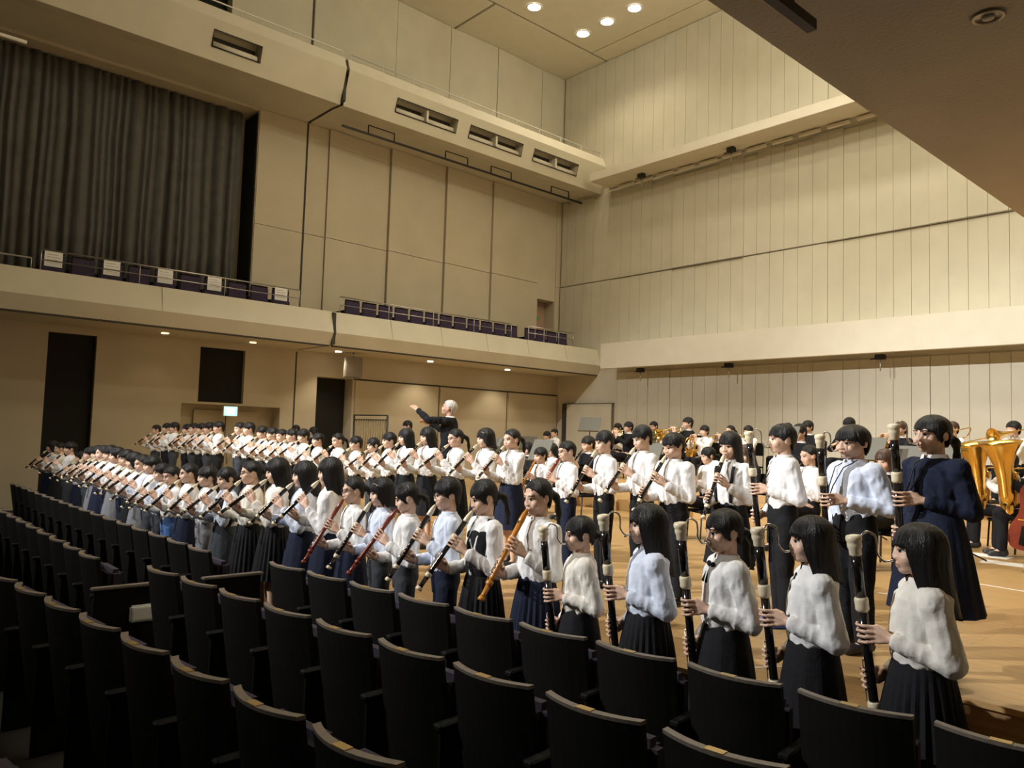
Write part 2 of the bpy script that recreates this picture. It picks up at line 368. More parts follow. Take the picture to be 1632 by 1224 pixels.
# curtain track with hanging frames beneath the upper balcony
tr = empty('curtain_track', (-16.95, 9.2, 9.30), label='dark curtain rail with four hanging frames under the upper balcony', cat='rail')
bm = bmesh.new(); b_box(bm, -.02, .02, 0, 8.7, 0, .05); mesh_obj('rail', bm_mesh('rail', bm), M['metal_dark'], tr)
for y in (.75, 3.2, 4.85, 7.3):
    bm = bmesh.new(); b_tube(bm, [(0, y, .03), (.0, y, .26), (0, y+.78, .26), (0, y+.78, .03)], .022, 6)
    f = mesh_obj('hanging_frame', bm_mesh('hanging_frame', bm), M['metal_dark'], tr)
    tube('hanger_rod', [(0, y+.2, .25), (0, y+.2, .30)], .012, M['metal_dark'], f)
# railings
def railing(y0, y1, x, z, label, m, zs, step, zb):
    r = empty('balcony_railing', (x, y0, zb), label=label, cat='railing', group='balcony railings')
    for k, h in enumerate(zs): tube('rail', [(0, 0, h-zb), (0, y1-y0, h-zb)], .016 if k == 0 else .011, m, r, seg=6)
    n = max(1, round((y1-y0)/step))
    for i in range(n+1):
        y = (y1-y0)*i/n
        tube('post', [(0, y, 0), (0, y, zs[0]-zb)], .012, m, r, seg=6)
railing(2.85, 7.96, -16.28, 0, 'steel railing of the lower balcony in front of the dark curtain', M['metal'], (4.92, 4.73), 1.7, 4.53)
railing(9.0, 14.43, -16.28, 0, 'long steel railing in front of twelve purple balcony seats', M['metal'], (4.92, 4.73), 1.35, 4.53)
railing(15.1, 16.95, -16.28, 0, 'short steel railing by the four purple seats near the corner', M['metal'], (4.94, 4.75), .6, 4.53)
railing(-6, 2.7, -16.28, 0, 'steel railing of the lower balcony at the left picture edge', M['metal'], (4.73,), 1.7, 4.53)
railing(8.95, 17.9, -16.2, 0, 'white thin railing along the stage part of the upper balcony', M['white_metal'], (10.78,), .92, 10.62)
railing(-6, 8.7, -16.2, 0, 'white thin railing along the left part of the upper balcony', M['white_metal'], (10.78,), 1.2, 10.62)
# balcony seats
def balcony_seat(y, label, paper=False, z=4.12, x=-16.78):
    s = empty('balcony_chair', (x, y, z), label=label, cat='seat', group='purple balcony seats')
    bm = bmesh.new()
    b_box(bm, .17, .23, -.205, .205, .34, .80); bmesh.ops.bevel(bm, geom=bm.edges[:], offset=.02, segments=2, affect='EDGES')
    mesh_obj('backrest', bm_mesh('backrest', bm), M['purple'], s)
    box('top_cap', .165, .235, -.19, .19, .795, .815, M['seat_back'], s)
    box('seat_cushion', -.22, .16, -.2, .2, .36, .44, M['purple'], s, bev=.02)
    for sy in (-1, 1): box('side_frame', -.2, .2, sy*.222-.012, sy*.222+.012, 0, .55, M['seat_back'], s)
    if paper:
        p = box('paper_sheet', .236, .242, -.15, .15, .55, .86, M['paper'], s, label='white printed notice sheet')
        for i in range(4): box('printed_line', .242, .2425, -.11, .11-.04*(i % 2), .62+.05*i, .635+.05*i, M['metal'], p)
    return s
Nth = ['first', 'second', 'third', 'fourth', 'fifth', 'sixth', 'seventh', 'eighth', 'ninth', 'tenth', 'eleventh', 'twelfth', 'thirteenth', 'fourteenth', 'fifteenth', 'sixteenth', 'seventeenth', 'eighteenth', 'nineteenth', 'twentieth']
def ordinal(i):
    if i <= 20: return Nth[i-1]
    t = {2: 'twenty', 3: 'thirty', 4: 'forty', 5: 'fifty'}[i//10]
    return {2: 'twentieth', 3: 'thirtieth', 4: 'fortieth', 5: 'fiftieth'}[i//10] if i % 10 == 0 else t+'-'+Nth[i % 10-1]
for i in range(12): balcony_seat(9.50+.474*i, 'purple balcony seat, %s from the left in the row of twelve' % ordinal(i+1))
for i in range(4): balcony_seat(15.42+.45*i, 'purple balcony seat, %s from the left of four near the corner' % ordinal(i+1))
for i in range(10):
    y = 3.1+.505*i
    balcony_seat(y, 'purple balcony seat %s, %s from the left before the curtain' % ('with white notice sheet' if i % 2 == 0 or i == 9 else 'without a sheet', ordinal(i+1)), paper=(i in (0, 2, 4, 6, 9)))
for i in range(9):
    s = empty('upper_balcony_chair', (-16.45, 9.25+.93*i, 10.45), label='dark upper balcony seat top, %s from the left behind white railing' % ordinal(i+1), cat='seat', group='upper balcony seats')
    bm = bmesh.new(); b_box(bm, -.05, .02, -.17, .17, 0.0, .33); bmesh.ops.bevel(bm, geom=bm.edges[:], offset=.03, segments=3, affect='EDGES')
    mesh_obj('backrest', bm_mesh('backrest', bm), M['seat_back'], s)
    box('top_cap', -.045, .015, -.12, .12, .325, .337, M['seat_cap'], s)

# ---- back wall of the stage
bw = box('wall_back', -18.5, 1.3, YB, YB+.3, 0, ZC, M['wall'], **S)
def back_panels(z0, z1, x_from, x_to, seed, jag=0):
    rnd = random.Random(seed); x = x_to
    k = 0
    while x > x_from:
        wd = .385; x0 = max(x-wd, x_from)
        grp = int((x+20)/2.31); t = (.05, .07, .045, .08, .06, .04, .07, .05)[(grp+seed) % 8]+rnd.uniform(0, .006)
        bm = bmesh.new(); g = .007
        b_box(bm, x0+g, x-g*.2, YB-t, YB-.001, z0, z1-(rnd.choice((0, .05, .12)) if jag else 0))
        mesh_obj('panel', bm_mesh('panel', bm), M['wall'], bw)
        x = x0; k += 1
back_panels(.5, 3.78, -15.4, 1.2, 1)
back_panels(4.0, 6.68, -17.9, 1.2, 2)
back_panels(6.72, 9.50, -17.9, 1.2, 3, 1)
back_panels(9.80, ZC-.02, -17.9, 1.2, 5)
box('wall_joint', -17.9, 1.2, YB-.088, YB-.001, 6.692, 6.708, M['softjoint'], bw)
fas = box('wall_fascia', -15.2, 1.2, 17.0, 17.12, 3.81, 4.55, M['white_paint'], bev=.006, **S)
box('fascia_deck', -15.2, 1.2, 17.12, YB-.13, 4.35, 4.5, M['white_paint'], fas)
led = box('wall_ledge', -15.8, 1.2, 17.0, YB-.13, 9.55, 9.80, M['white_paint'], bev=.006, **S)
for i in range(20): box('ledge_light_slat', -15.3+.73*i, -14.75+.73*i, YB-.3, YB-.2, 9.44, 9.5, M['white_paint'], led)
tube('ledge_cable_pipe', [(-15.75, 17.85, 9.5), (-1, 17.85, 9.5)], .018, M['metal'], led)
for x, z in ((-14.1, 3.70), (-11.2, 3.70), (-7.35, 3.70), (-14.2, 9.42), (-11.2, 9.42)):
    c = empty('wall_bracket', (x, 17.5, z), label='small dark bracket under the %s at the back wall, %s' % ('white fascia' if z < 5 else 'upper ledge', {(-14.1, 3.70): 'leftmost of three', (-11.2, 3.70): 'middle of three', (-7.35, 3.70): 'rightmost of three', (-14.2, 9.42): 'the left one of two', (-11.2, 9.42): 'the right one of two'}[(x, z)]), cat='bracket', group='back wall brackets')
    box('clamp', -.1, .1, -.08, .08, .0, .12, M['metal_dark'], c, bev=.01)
    tube('arm', [(.05, 0, .05), (-.22, 0, .02)], .015, M['metal_dark'], c)
    tube('drop_pin', [(0, 0, 0), (0, 0, -.25)], .015, M['metal'], c)
dd = box('door_3', -17.45, -15.55, YB-.10, YB-.03, .5, 2.84, M['wall'], bw)
box('door_jamb', -17.62, -17.47, YB-.13, YB-.001, .5, 2.86, M['groove'], dd)
box('door_head', -17.6, -15.5, YB-.13, YB-.001, 2.845, 2.86, M['groove'], dd)
box('door_edge', -15.54, -15.53, YB-.12, YB-.001, .5, 2.85, M['softjoint'], dd)

# ---- ceiling
for nm, x0, x1, y0, y1, z in (('a', -18.3, -16.16, -15, 13.28, ZC), ('b', -18.3, -16.16, 13.36, 18.3, ZC), ('c', -16.08, 3, -15, 17.25, ZC), ('d', -16.08, 3, 17.29, 18.3, ZC)):
    box('ceiling', x0, x1, y0, y1, z, z+.12, M['ceiling'], **S)
box('ceiling', -18.3, 3, -15, 18.4, ZC+.13, ZC+.2, M['groove'], **S)
for x, y in ((-15.45, 14.18), (-15.47, 16.2), (-14.52, 16.2), (-13.51, 16.2)):
    l = empty('ceiling_downlight', (x, y, ZC), label={(-15.45, 14.18): 'lit ceiling downlight standing apart at the top of the picture', (-15.47, 16.2): 'lit ceiling downlight, left one of the row of three', (-14.52, 16.2): 'lit ceiling downlight, middle one of the row of three', (-13.51, 16.2): 'lit ceiling downlight, right one of the row of three'}[(x, y)], cat='ceiling lamp', group='ceiling downlights')
    lathe('trim_ring', [(-.02, .22), (-.035, .21), (-.03, .18), (0, .17)], (0, 0, 0), (0, 0, 1), M['white_metal'], l, seg=20)
    lathe('lens', [(-.055, .02), (-.05, .13), (-.03, .175), (0, .175)], (0, 0, 0), (0, 0, 1), M['lamp_on'], l, seg=20)
    s = bpy.data.lights.new('downlight_beam', 'SPOT'); s.energy = 110; s.spot_size = R(120); s.spot_blend = .6; s.shadow_soft_size = .12; s.color = (1, .86, .62)
    so = bpy.data.objects.new('downlight_beam', s); put(so, l); so.location = (0, 0, -.1)
for i, y in enumerate((5.42, 7.37, 9.58, 12.4, 15.23)):
    l = empty('underbalcony_downlight', (-17.3, y, 3.74), label='small round lamp under the lower balcony, %s from the left' % ordinal(i+1), cat='ceiling lamp', group='lamps under the balcony')
    lathe('trim_ring', [(-.012, .10), (-.016, .09), (0, .08)], (0, 0, 0), (0, 0, 1), M['white_metal'], l, seg=18)
    lathe('lens', [(-.02, .01), (-.016, .075), (0, .08)], (0, 0, 0), (0, 0, 1), M['lamp_on'] if i > 1 else M['lamp_dim'], l, seg=18)
    s = bpy.data.lights.new('lamp_beam', 'SPOT'); s.energy = 60 if i > 1 else 5; s.spot_size = R(110); s.spot_blend = .7; s.shadow_soft_size = .07; s.color = (1, .86, .62)
    so = bpy.data.objects.new('lamp_beam', s); put(so, l); so.location = (0, 0, -.06)
# wall loudspeaker under the balcony
sp = empty('wall_loudspeaker', (-17.15, 9.95, 3.1), R(-112), label='beige grey loudspeaker box hung under the balcony by the dark doorway', cat='loudspeaker')
bm = bmesh.new(); b_box(bm, -.22, .22, -.3, .0, 0, .52); bmesh.ops.bevel(bm, geom=bm.edges[:], offset=.02, segments=2, affect='EDGES')
mesh_obj('cabinet', bm_mesh('cabinet', bm), M['speaker_grille'], sp)
box('grille', -.19, .19, 0, .012, .03, .49, M['speaker_grille'], sp)
tube('mount_arm', [(0, -.15, .5), (0, -.15, .66)], .025, M['metal'], sp)

# ---- right-hand side of the hall: balcony soffit above the camera, walls
rb = prism('balcony_right', [(-1.43, 3.2), (1.25, 3.2), (1.25, 3.7), (-1.3, 3.7), (-1.3, 4.3), (-1.43, 4.3), (-1.55, 3.75)], -14, 9.5, M['soffit'], **S)
l = empty('soffit_downlight', (-.83, 2.82, 3.2), label='unlit recessed lamp in the brown soffit at top right', cat='ceiling lamp')
lathe('trim_ring', [(-.006, .052), (-.009, .045), (-.002, .035)], (0, 0, 0), (0, 0, 1), M['metal'], l, seg=18)
lathe('bulb', [(-.012, .008), (-.010, .018), (0, .022)], (0, 0, 0), (0, 0, 1), M['white_metal'], l, seg=14)
hr = empty('ceiling_rail', (-1.18, 1.93, 3.08), label='short black hanger rail under the brown soffit at the top edge', cat='rail')
bm = bmesh.new(); b_box(bm, -.016, .016, -1.0, .37, .0, .035); mesh_obj('bar', bm_mesh('bar', bm), M['metal_dark'], hr)
bm = bmesh.new(); b_box(bm, -.015, .015, .18, .23, .035, .12); mesh_obj('hanger', bm_mesh('hanger', bm), M['metal_dark'], hr)
box('wall_right', 1.25, 1.5, -15, 18.4, 0, ZC, M['wall2'], **S)
box('wall_rear', -18.5, 1.5, -14.6, -14.2, 0, ZC, M['wall2'], **S)
# added unseen light bridge; its plate keeps the spots off the seats
lb = empty('added_light_bridge', (LB[0], LB[1], LB[2]), label='added unseen light bridge whose dark plate shades the audience seats', cat='light bridge')
box('seat_shade_plate', -5.2, 5.2, .55, .58, -.95, -.478, M['metal_dark'], lb)
box('back_plate', -5.2, 5.2, -.6, -.55, -.5, .6, M['metal_dark'], lb)
for s in (-5, 0, 5): tube('hanger', [(s, -.57, .5), (s, -.57, 3.25)], .03, M['metal_dark'], lb)

# added fill lamps with invented pendant fittings, out of view over the stage
for i, (x, y) in enumerate(((-11.5, 9.6), (-7.6, 9.6), (-3.6, 9.6), (-10.8, 12.8), (-7.2, 12.8), (-3.4, 12.8))):
    l = empty('fill_lamp', (x, y, 11.9), label='added unseen fill lamp above the %s of the stage, %s one' % ('front half' if y < 11 else 'rear half', ('left', 'middle', 'right')[i % 3]), cat='ceiling lamp', group='added fill lamps above the stage')
    tube('cord', [(0, 0, .45), (0, 0, ZC-11.9)], .012, M['metal_dark'], l)
    lathe('cap', [(.30, .05), (.34, .20), (.42, .05), (.45, .03)], (0, 0, 0), (0, 0, 1), M['white_metal'], l, seg=18)
    s = bpy.data.lights.new('fill_glow', 'POINT'); s.energy = FILL_POWER*(.32, 1.0, 1.4)[i % 3]; s.shadow_soft_size = .22; s.color = (1, .92, .72)
    so = bpy.data.objects.new('fill_glow', s); put(so, l)

# ================================================================ PEOPLE LIBRARY (built at 1.45 m, scaled per person)
def skinmat(name, c):
    m = mat(name, c, .5, var=.06, vscale=12, bump=.03, bscale=120)
    b = m.node_tree.nodes['Principled BSDF']; b.inputs['Subsurface Weight'].default_value = .12
    b.inputs['Subsurface Radius'].default_value = (.012, .005, .003); b.inputs['Subsurface Scale'].default_value = .5
    return m
M['skin'] = skinmat('skin', (.70, .46, .33))
M['skin2'] = skinmat('skin_tanned', (.58, .34, .23))
M['hair'] = mat('black_hair', (.0055, .0045, .0042), .36, var=.4, vscale=25, stretch=(6, 6, .6), bump=.5, bscale=60, spec=.38)
M['hair_grey'] = mat('grey_hair', (.50, .48, .46), .6, var=.2, vscale=30, bump=.5, bscale=80)
M['hair_brown'] = mat('brown_hair', (.06, .028, .018), .45, var=.3, vscale=25, bump=.4, bscale=60)
def cloth(name, c, bump=.45, sc=15, rough=.85): return mat(name, c, rough, var=.03, vscale=8, bump=bump, bscale=sc, spec=.2)
M['white'] = cloth('white_shirt_cloth', (.80, .79, .77)); M['bluewhite'] = cloth('pale_blue_shirt_cloth', (.68, .74, .86))
M['cream'] = cloth('cream_blouse_cloth', (.80, .76, .68)); M['navy'] = cloth('navy_cloth', (.012, .016, .035))
M['blackcloth'] = cloth('black_cloth', (.012, .012, .014)); M['charcoal'] = cloth('charcoal_cloth', (.045, .05, .058))
M['greyskirt'] = cloth('grey_cloth', (.20, .20, .21)); M['denim'] = cloth('blue_denim', (.07, .14, .32))
M['green_jacket'] = cloth('olive_cloth', (.10, .09, .045))
M['shoe_dark'] = mat('dark_shoe', (.02, .018, .018), .5); M['shoe_blue'] = mat('blue_shoe', (.03, .10, .62), .6); M['shoe_white'] = mat('white_shoe', (.6, .6, .58), .6)
M['eye'] = mat('eye_white', (.55, .50, .46), .3); M['iris'] = mat('iris', (.012, .008, .006), .15); M['brow'] = mat('eyebrow', (.02, .015, .012), .8)
M['lip'] = mat('lip', (.42, .17, .13), .5); M['sock'] = cloth('white_sock', (.6, .6, .6))
M['ivory'] = mat('ivory_plastic', (.76, .66, .46), .25, var=.03); M['recblack'] = mat('glossy_black_plastic', (.010, .008, .008), .12, spec=.7)
M['recbrown'] = mat('red_brown_wood', (.20, .035, .018), .3, var=.3, vscale=12, stretch=(5, 5, 1)); M['recorange'] = mat('golden_wood', (.60, .24, .035), .3, var=.2, vscale=12, stretch=(5, 5, 1))
M['silver'] = mat('silver_key', (.75, .74, .72), .18, metal=1); M['brass'] = mat('brass', (.86, .55, .14), .22, metal=1)
M['glasses'] = mat('glasses_frame', (.03, .02, .02), .3); M['cord'] = mat('black_cord', (.015, .015, .02), .7)

def b_cap(bm, p0, p1, r0, r1, seg=12):
    p0, p1 = Vector(p0), Vector(p1); L = (p1-p0).length
    prof = [(-r0*math.cos(a), r0*math.sin(a)) for a in (.15, .6, 1.1, math.pi/2)]+[(L+r1*math.sin(a), r1*math.cos(a)) for a in (0, .5, 1.0, 1.42)]
    b_lathe(bm, prof, p0, p1-p0, seg)
def b_ell(bm, c, r, mx=None, sub=2):
    g = bmesh.ops.create_icosphere(bm, subdivisions=sub, radius=1)
    for v in g['verts']:
        v.co = Vector((v.co.x*r[0]+c[0], v.co.y*r[1]+c[1], v.co.z*r[2]+c[2]))
        if mx: v.co = mx @ v.co
def b_loft(bm, rings, seg=20):
    R_ = []
    for z, rx, ry, cy in rings:
        R_.append([bm.verts.new((rx*math.cos(a), cy+ry*math.sin(a), z)) for a in [2*math.pi*k/seg for k in range(seg)]])
    for a, b in zip(R_, R_[1:]):
        for k in range(seg): bm.faces.new((a[k], a[(k+1) % seg], b[(k+1) % seg], b[k]))
    bm.faces.new(R_[0][::-1]); bm.faces.new(R_[-1])
def fuse(name, bm, voxel, it=2, disp=0, dscale=9, seed=0, adapt=0.0):
    bmesh.ops.recalc_face_normals(bm, faces=bm.faces)
    me = bpy.data.meshes.new('tmp'); bm.to_mesh(me); bm.free()
    o = bpy.data.objects.new('tmp', me); col.objects.link(o)
    md = o.modifiers.new('r', 'REMESH'); md.mode = 'VOXEL'; md.voxel_size = voxel; md.adaptivity = adapt
    sm = o.modifiers.new('s', 'SMOOTH'); sm.factor = .5; sm.iterations = it
    dg = bpy.context.evaluated_depsgraph_get()
    out = bpy.data.meshes.new_from_object(o.evaluated_get(dg)); out.name = name
    bpy.data.objects.remove(o); bpy.data.meshes.remove(me)
    if disp:
        ns = [v.normal.copy() for v in out.vertices]
        for v, n in zip(out.vertices, ns):
            p = Vector((v.co.x*dscale, v.co.y*dscale, v.co.z*dscale*.55))+Vector((seed, 0, 0))
            q = noise.noise(p)+.6*noise.noise(p*2.3)
            rdg = 1-abs(q)*2
            v.co += n*disp*(rdg*.5+.5*noise.noise(p*.9))
    for p in out.polygons: p.use_smooth = True
    return out

HZ = 1.337   # head centre height
def head_matrix(dz, pitch, yaw, fwd=0): return Matrix.Translation((0, .012+fwd, HZ+dz)) @ Matrix.Rotation(R(yaw), 4, 'Z') @ Matrix.Rotation(R(-pitch), 4, 'X')
def b_head(bm, mx):
    e = lambda c, r: b_ell(bm, c, r, mx, 3)
    e((0, -.012, .024), (.072, .089, .083)); e((0, .018, -.028), (.0595, .068, .076)); e((0, .048, -.083), (.028, .028, .021))
    e((.0, .02, -.062), (.050, .052, .038))
    for s in (-1, 1):
        e((s*.034, .047, -.036), (.028, .030, .030)); e((s*.0735, -.012, -.012), (.009, .018, .029)); e((s*.010, .086, -.034), (.009, .009, .007))
    c = lambda a, b, r0, r1: b_cap(bm, mx @ Vector(a), mx @ Vector(b), r0, r1)
    c((0, .080, .004), (0, .0865, -.031), .0075, .0108); c((-.03, .067, .017), (.03, .067, .017), .016, .016)
    c((-.013, .078, -.057), (.013, .078, -.057), .008, .008); c((-.010, .077, -.067), (.010, .077, -.067), .008, .008)
def arm_ik(s, w, l1, l2, pole):
    s, w = Vector(s), Vector(w); d = w-s; D = min(d.length, (l1+l2)*.995); d.normalize()
    a = (l1*l1-l2*l2+D*D)/(2*D); h = math.sqrt(max(1e-6, l1*l1-a*a))
    p = Vector(pole); p = (p-d*p.dot(d)).normalized()
    return s+d*a+p*h, s+d*D
def b_hand(bm, C, a, n, side, rad, wrist):
    """hand closed on a tube through C with axis a; n = finger-hole side, side = where the palm is"""
    b = -n; kn = []
    for i in range(4):
        off = (i-1.5)*.0245; L = (1.0, 1.10, 1.02, .84)[i]
        k = C+a*off*.82+side*(.046+.004*(i == 1))+b*.032
        m1 = C+a*off*.95+side*(rad+.022)+n*(.012*L)
        m2 = C+a*off*1.0+side*(rad*.6+.006)+n*(rad+.016)
        t = C+a*off*1.03-side*(.010*L)+n*(rad+.0070)
        b_cap(bm, k, m1, .0086, .0078, 8); b_cap(bm, m1, m2, .0078, .0070, 8); b_cap(bm, m2, t, .0070, .0062, 8)
        b_cap(bm, wrist, k, .019, .0125, 8); kn.append(k)
    base = wrist.lerp(kn[0], .45)+(-a)*.012+b*.004-side*.008
    mid = C-a*.026+side*.018+b*(rad+.022); tip = C-a*.014-side*.006+b*(rad+.008)
    b_cap(bm, base, mid, .0120, .0090, 8); b_cap(bm, mid, tip, .0090, .0075, 8)
def b_hand_open(bm, wrist, d, up_, s):
    """relaxed open hand, d = pointing direction, up_ = back of the hand"""
    d = Vector(d).normalized(); up_ = Vector(up_); up_ = (up_-d*up_.dot(d)).normalized(); sd = d.cross(up_)
    for i in range(4):
        L = (.062, .070, .066, .052)[i]; o = (i-1.5)*.019
        k = wrist+d*.075+sd*o; m1 = k+d*L*.5-up_*.004; t = m1+d*L*.42-up_*.020
        b_cap(bm, wrist+sd*o*.5, k, .017, .0115, 8); b_cap(bm, k, m1, .0095, .0085, 8); b_cap(bm, m1, t, .0085, .007, 8)
    b_cap(bm, wrist+d*.02-sd*.018*s, wrist+d*.06-sd*.045*s-up_*.01, .0125, .010, 8); b_cap(bm, wrist+d*.06-sd*.045*s-up_*.01, wrist+d*.09-sd*.05*s-up_*.018, .0095, .008, 8)

TORSO = [(.83, .106, .084, 0), (.86, .116, .090, 0), (.90, .128, .098, .002), (.95, .132, .099, .003), (1.02, .132, .098, .003), (1.09, .137, .097, 0), (1.14, .139, .090, -.004), (1.175, .112, .076, -.008), (1.20, .064, .058, -.008)]
POSES = {}
VOX = .0048
def make_pose(name, kind, elev=48, pitch=8, yaw=0, seated=False, adult=False, suit=False):
    dz = -.315 if seated else 0
    Hm = head_matrix(dz, pitch, yaw)
    mouth = Hm @ Vector((0, .088, -.060))
    P = {'head': Hm, 'dz': dz, 'mouth': mouth}
    f = (Hm.to_3x3() @ Vector((0, 1, 0))); f.z = 0; f.normalize()
    e = R(elev)
    if kind in ('alto', 'tenor', 'clarinet'):
        a = f*math.cos(e)-Vector((0, 0, 1))*math.sin(e); o = mouth+a*.002
        d1, d2, rad = {'alto': (.185, .325, .012), 'tenor': (.225, .375, .014), 'clarinet': (.24, .42, .013)}[kind]
    elif kind == 'bass':
        T = mouth+f*.155+Vector((.0, 0, .112)); a = Vector((.06, -.13, -1)).normalized(); o = T; d1, d2, rad = .415, .615, .019
    elif kind == 'trumpet':
        a = f*math.cos(e)-Vector((0, 0, 1))*math.sin(e); o = mouth+a*.002; d1, d2, rad = .20, .235, .020
    else:
        a = None
    sh = {-1: Vector((-.140, -.008, 1.150+dz)), 1: Vector((.140, -.008, 1.150+dz))}
    wr = {}; el = {}; hands = []
    if a is not None:
        n = Vector((0, 0, 1))-a*a.z; n.normalize()
        if kind == 'bass': n = f-a*f.dot(a); n.normalize()
        X = n.cross(-a)
        P['axis'] = Matrix(((X.x, n.x, -a.x, o.x), (X.y, n.y, -a.y, o.y), (X.z, n.z, -a.z, o.z), (0, 0, 0, 1)))
        for s, d in ((-1, d1), (1, d2)):
            C = o+a*d; side = Vector((s, 0, 0)); side = (side-a*side.dot(a)).normalized()
            if kind == 'trumpet': side = (side*.9+Vector((0, 0, -.35))).normalized()
            w_ = C+side*.066-n*.082+a*.012
            if kind == 'bass': w_ = C+side*.078-n*.075-Vector((0, 0, .012))
            pole = Vector((s*.16, -.22, -.95)) if kind != 'trumpet' else Vector((s*.8, -.1, -.7))
            el[s], wr[s] = arm_ik(sh[s], w_, .245, .225, pole); hands.append((C, a, n, side, rad, wr[s]))
    else:
        tgt = {'conduct': {-1: (-.16, .40, 1.30), 1: (.26, .34, 1.12)}, 'rest': {-1: (-.10, .27, .72), 1: (.10, .28, .70)}, 'drum': {-1: (-.16, .30, .86), 1: (.17, .30, .88)}, 'violin': {-1: (-.24, .27, 1.16), 1: (.18, .30, 1.05)}}[kind]
        for s in (-1, 1):
            el[s], wr[s] = arm_ik(sh[s], Vector(tgt[s])+Vector((0, 0, dz if kind != 'rest' else 0)), .255, .235, Vector((s*.8, -.2, -.75)))
    # ---- skin: one continuous body
    bm = bmesh.new(); b_head(bm, Hm)
    nk = Hm @ Vector((0, -.02, -.055)); b_cap(bm, nk, (0, -.012, 1.185+dz), .043, .047)
    b_loft(bm, [(z+dz, rx*.86, ry*.84, cy) for z, rx, ry, cy in TORSO])
    b_ell(bm, (0, -.005, .80+dz), (.112, .088, .085))
    hips = {s: Vector((s*.064, 0, .775+dz)) for s in (-1, 1)}
    if seated: knee = {s: Vector((s*.085, .37, .455)) for s in (-1, 1)}; ank = {s: Vector((s*.09, .385, .075)) for s in (-1, 1)}
    else: knee = {s: Vector((s*.066, .008, .41)) for s in (-1, 1)}; ank = {s: Vector((s*.068, -.008, .065)) for s in (-1, 1)}
    for s in (-1, 1):
        b_cap(bm, sh[s], el[s], .040, .033); b_cap(bm, el[s], wr[s], .031, .0215)
        b_cap(bm, hips[s], knee[s], .068, .046); b_cap(bm, knee[s], ank[s], .044, .028); b_cap(bm, ank[s], ank[s]+Vector((0, .09, -.038)), .026, .020)
        if a is None:
            fd = (wr[s]-el[s]).normalized()
            b_hand_open(bm, wr[s], fd+Vector((-s*.2, .1, 0)), (s*.5, 0, .85), s)
    for h in hands: b_hand(bm, *h)
    P['body'] = fuse('body', bm, VOX, 2)
    # ---- shirt / jacket
    bm = bmesh.new(); g = .008 if suit else .006
    b_loft(bm, [(z+dz, rx+g, ry+g, cy) for z, rx, ry, cy in TORSO[(0 if not suit else 0):]])
    if suit: b_loft(bm, [(.66+dz*1.0, .142, .112, 0), (.80+dz, .140, .110, 0), (.95+dz, .140, .106, 0)]) if not seated else None
    for s in (-1, 1):
        b_ell(bm, sh[s]+Vector((-s*.012, 0, -.002)), (.058, .056, .056))
        b_cap(bm, sh[s], el[s], .054, .048); q = el[s].lerp(wr[s], .80); b_cap(bm, el[s], q, .047, .034)
        d = (wr[s]-el[s]).normalized(); b_lathe(bm, [(-.032, .033), (-.028, .0365), (.0, .0345), (.012, .031)], el[s].lerp(wr[s], .885), d, 14)
    P['shirt'] = fuse('shirt', bm, .0068, 2, disp=.0155, dscale=11, seed=len(POSES)*3.7)
    # ---- collar
    bm = bmesh.new(); seg = 26; rr = []
    for z, r0, dr in ((1.176, .068, 0), (1.206, .0565, 0), (1.224, .0555, 0), (1.218, .062, 0), (1.180, .076, 1)):
        ring = []
        for k in range(seg):
            t = R(100)+R(340)*k/(seg-1)
            zz = z-(.030*max(0, math.sin(t))**4 if dr else 0)
            ring.append(bm.verts.new((r0*math.cos(t)*1.0, -.008+r0*math.sin(t)*.95, zz+dz)))
        rr.append(ring)
    for A, B in zip(rr, rr[1:]):
        for k in range(seg-1): bm.faces.new((A[k], A[k+1], B[k+1], B[k]))
    P['collar'] = bm_mesh('collar', bm, True)
    # vest
    bm = bmesh.new(); b_loft(bm, [(z+dz, rx+.013, ry+.013, cy) for z, rx, ry, cy in TORSO[:7]])
    for s in (-1, 1): b_cap(bm, (s*.088, -.012, 1.13+dz), (s*.070, -.012, 1.178+dz), .050, .034)
    P['vest'] = fuse('vest', bm, .009, 3)
    P['el'] = el; P['wr'] = wr; P['knee'] = knee; P['ank'] = ank
    # eyes, brows, lips laid on the face
    bvh = BVHTree.FromPolygons([v.co for v in P['body'].vertices], [p.vertices[:] for p in P['body'].polygons])
    R3 = Hm.to_3x3()
    def lay(name, outline_fn, cx, cz, nx, nz, off):
        bm = bmesh.new(); rows = []
        for j in range(nz+1):
            row = []
            for i in range(nx+1):
                x, z = outline_fn(i/nx*2-1, j/nz*2-1); x += cx; z += cz
                hit = bvh.ray_cast(Hm @ Vector((x, .2, z)), R3 @ Vector((0, -1, 0)), .3)
                y = (Hm.inverted() @ hit[0]).y if hit[0] else .08
                row.append(bm.verts.new((x, y+off, z)))
            rows.append(row)
        for A, B in zip(rows, rows[1:]):
            for i in range(nx): bm.faces.new((A[i], A[i+1], B[i+1], B[i]))
        me = bpy.data.meshes.new(name); bm.to_mesh(me); bm.free()
        for p in me.polygons: p.use_smooth = True
        return me
    P['face'] = []
    for s in (-1, 1):
        P['face'].append(('eye', lay('eye', lambda u, v: (u*.0135, v*.0050*(1-u*u)**.5), s*.030, -.004, 8, 2, .0014), M['eye']))
        P['face'].append(('iris', lay('iris', lambda u, v: (u*.0062, v*.0060*(1-u*u)**.5), s*.030, -.0035, 6, 2, .0024), M['iris']))
        P['face'].append(('eyelid', lay('eyelid', lambda u, v: (u*.0150, .0050*(1-u*u)**.5+v*.0014), s*.030, -.003, 8, 1, .0030), M['brow']))
        P['face'].append(('eyebrow', lay('eyebrow', lambda u, v: (u*.017, v*.0024-.004*u*u), s*.031, .019, 8, 1, .0018), M['brow']))
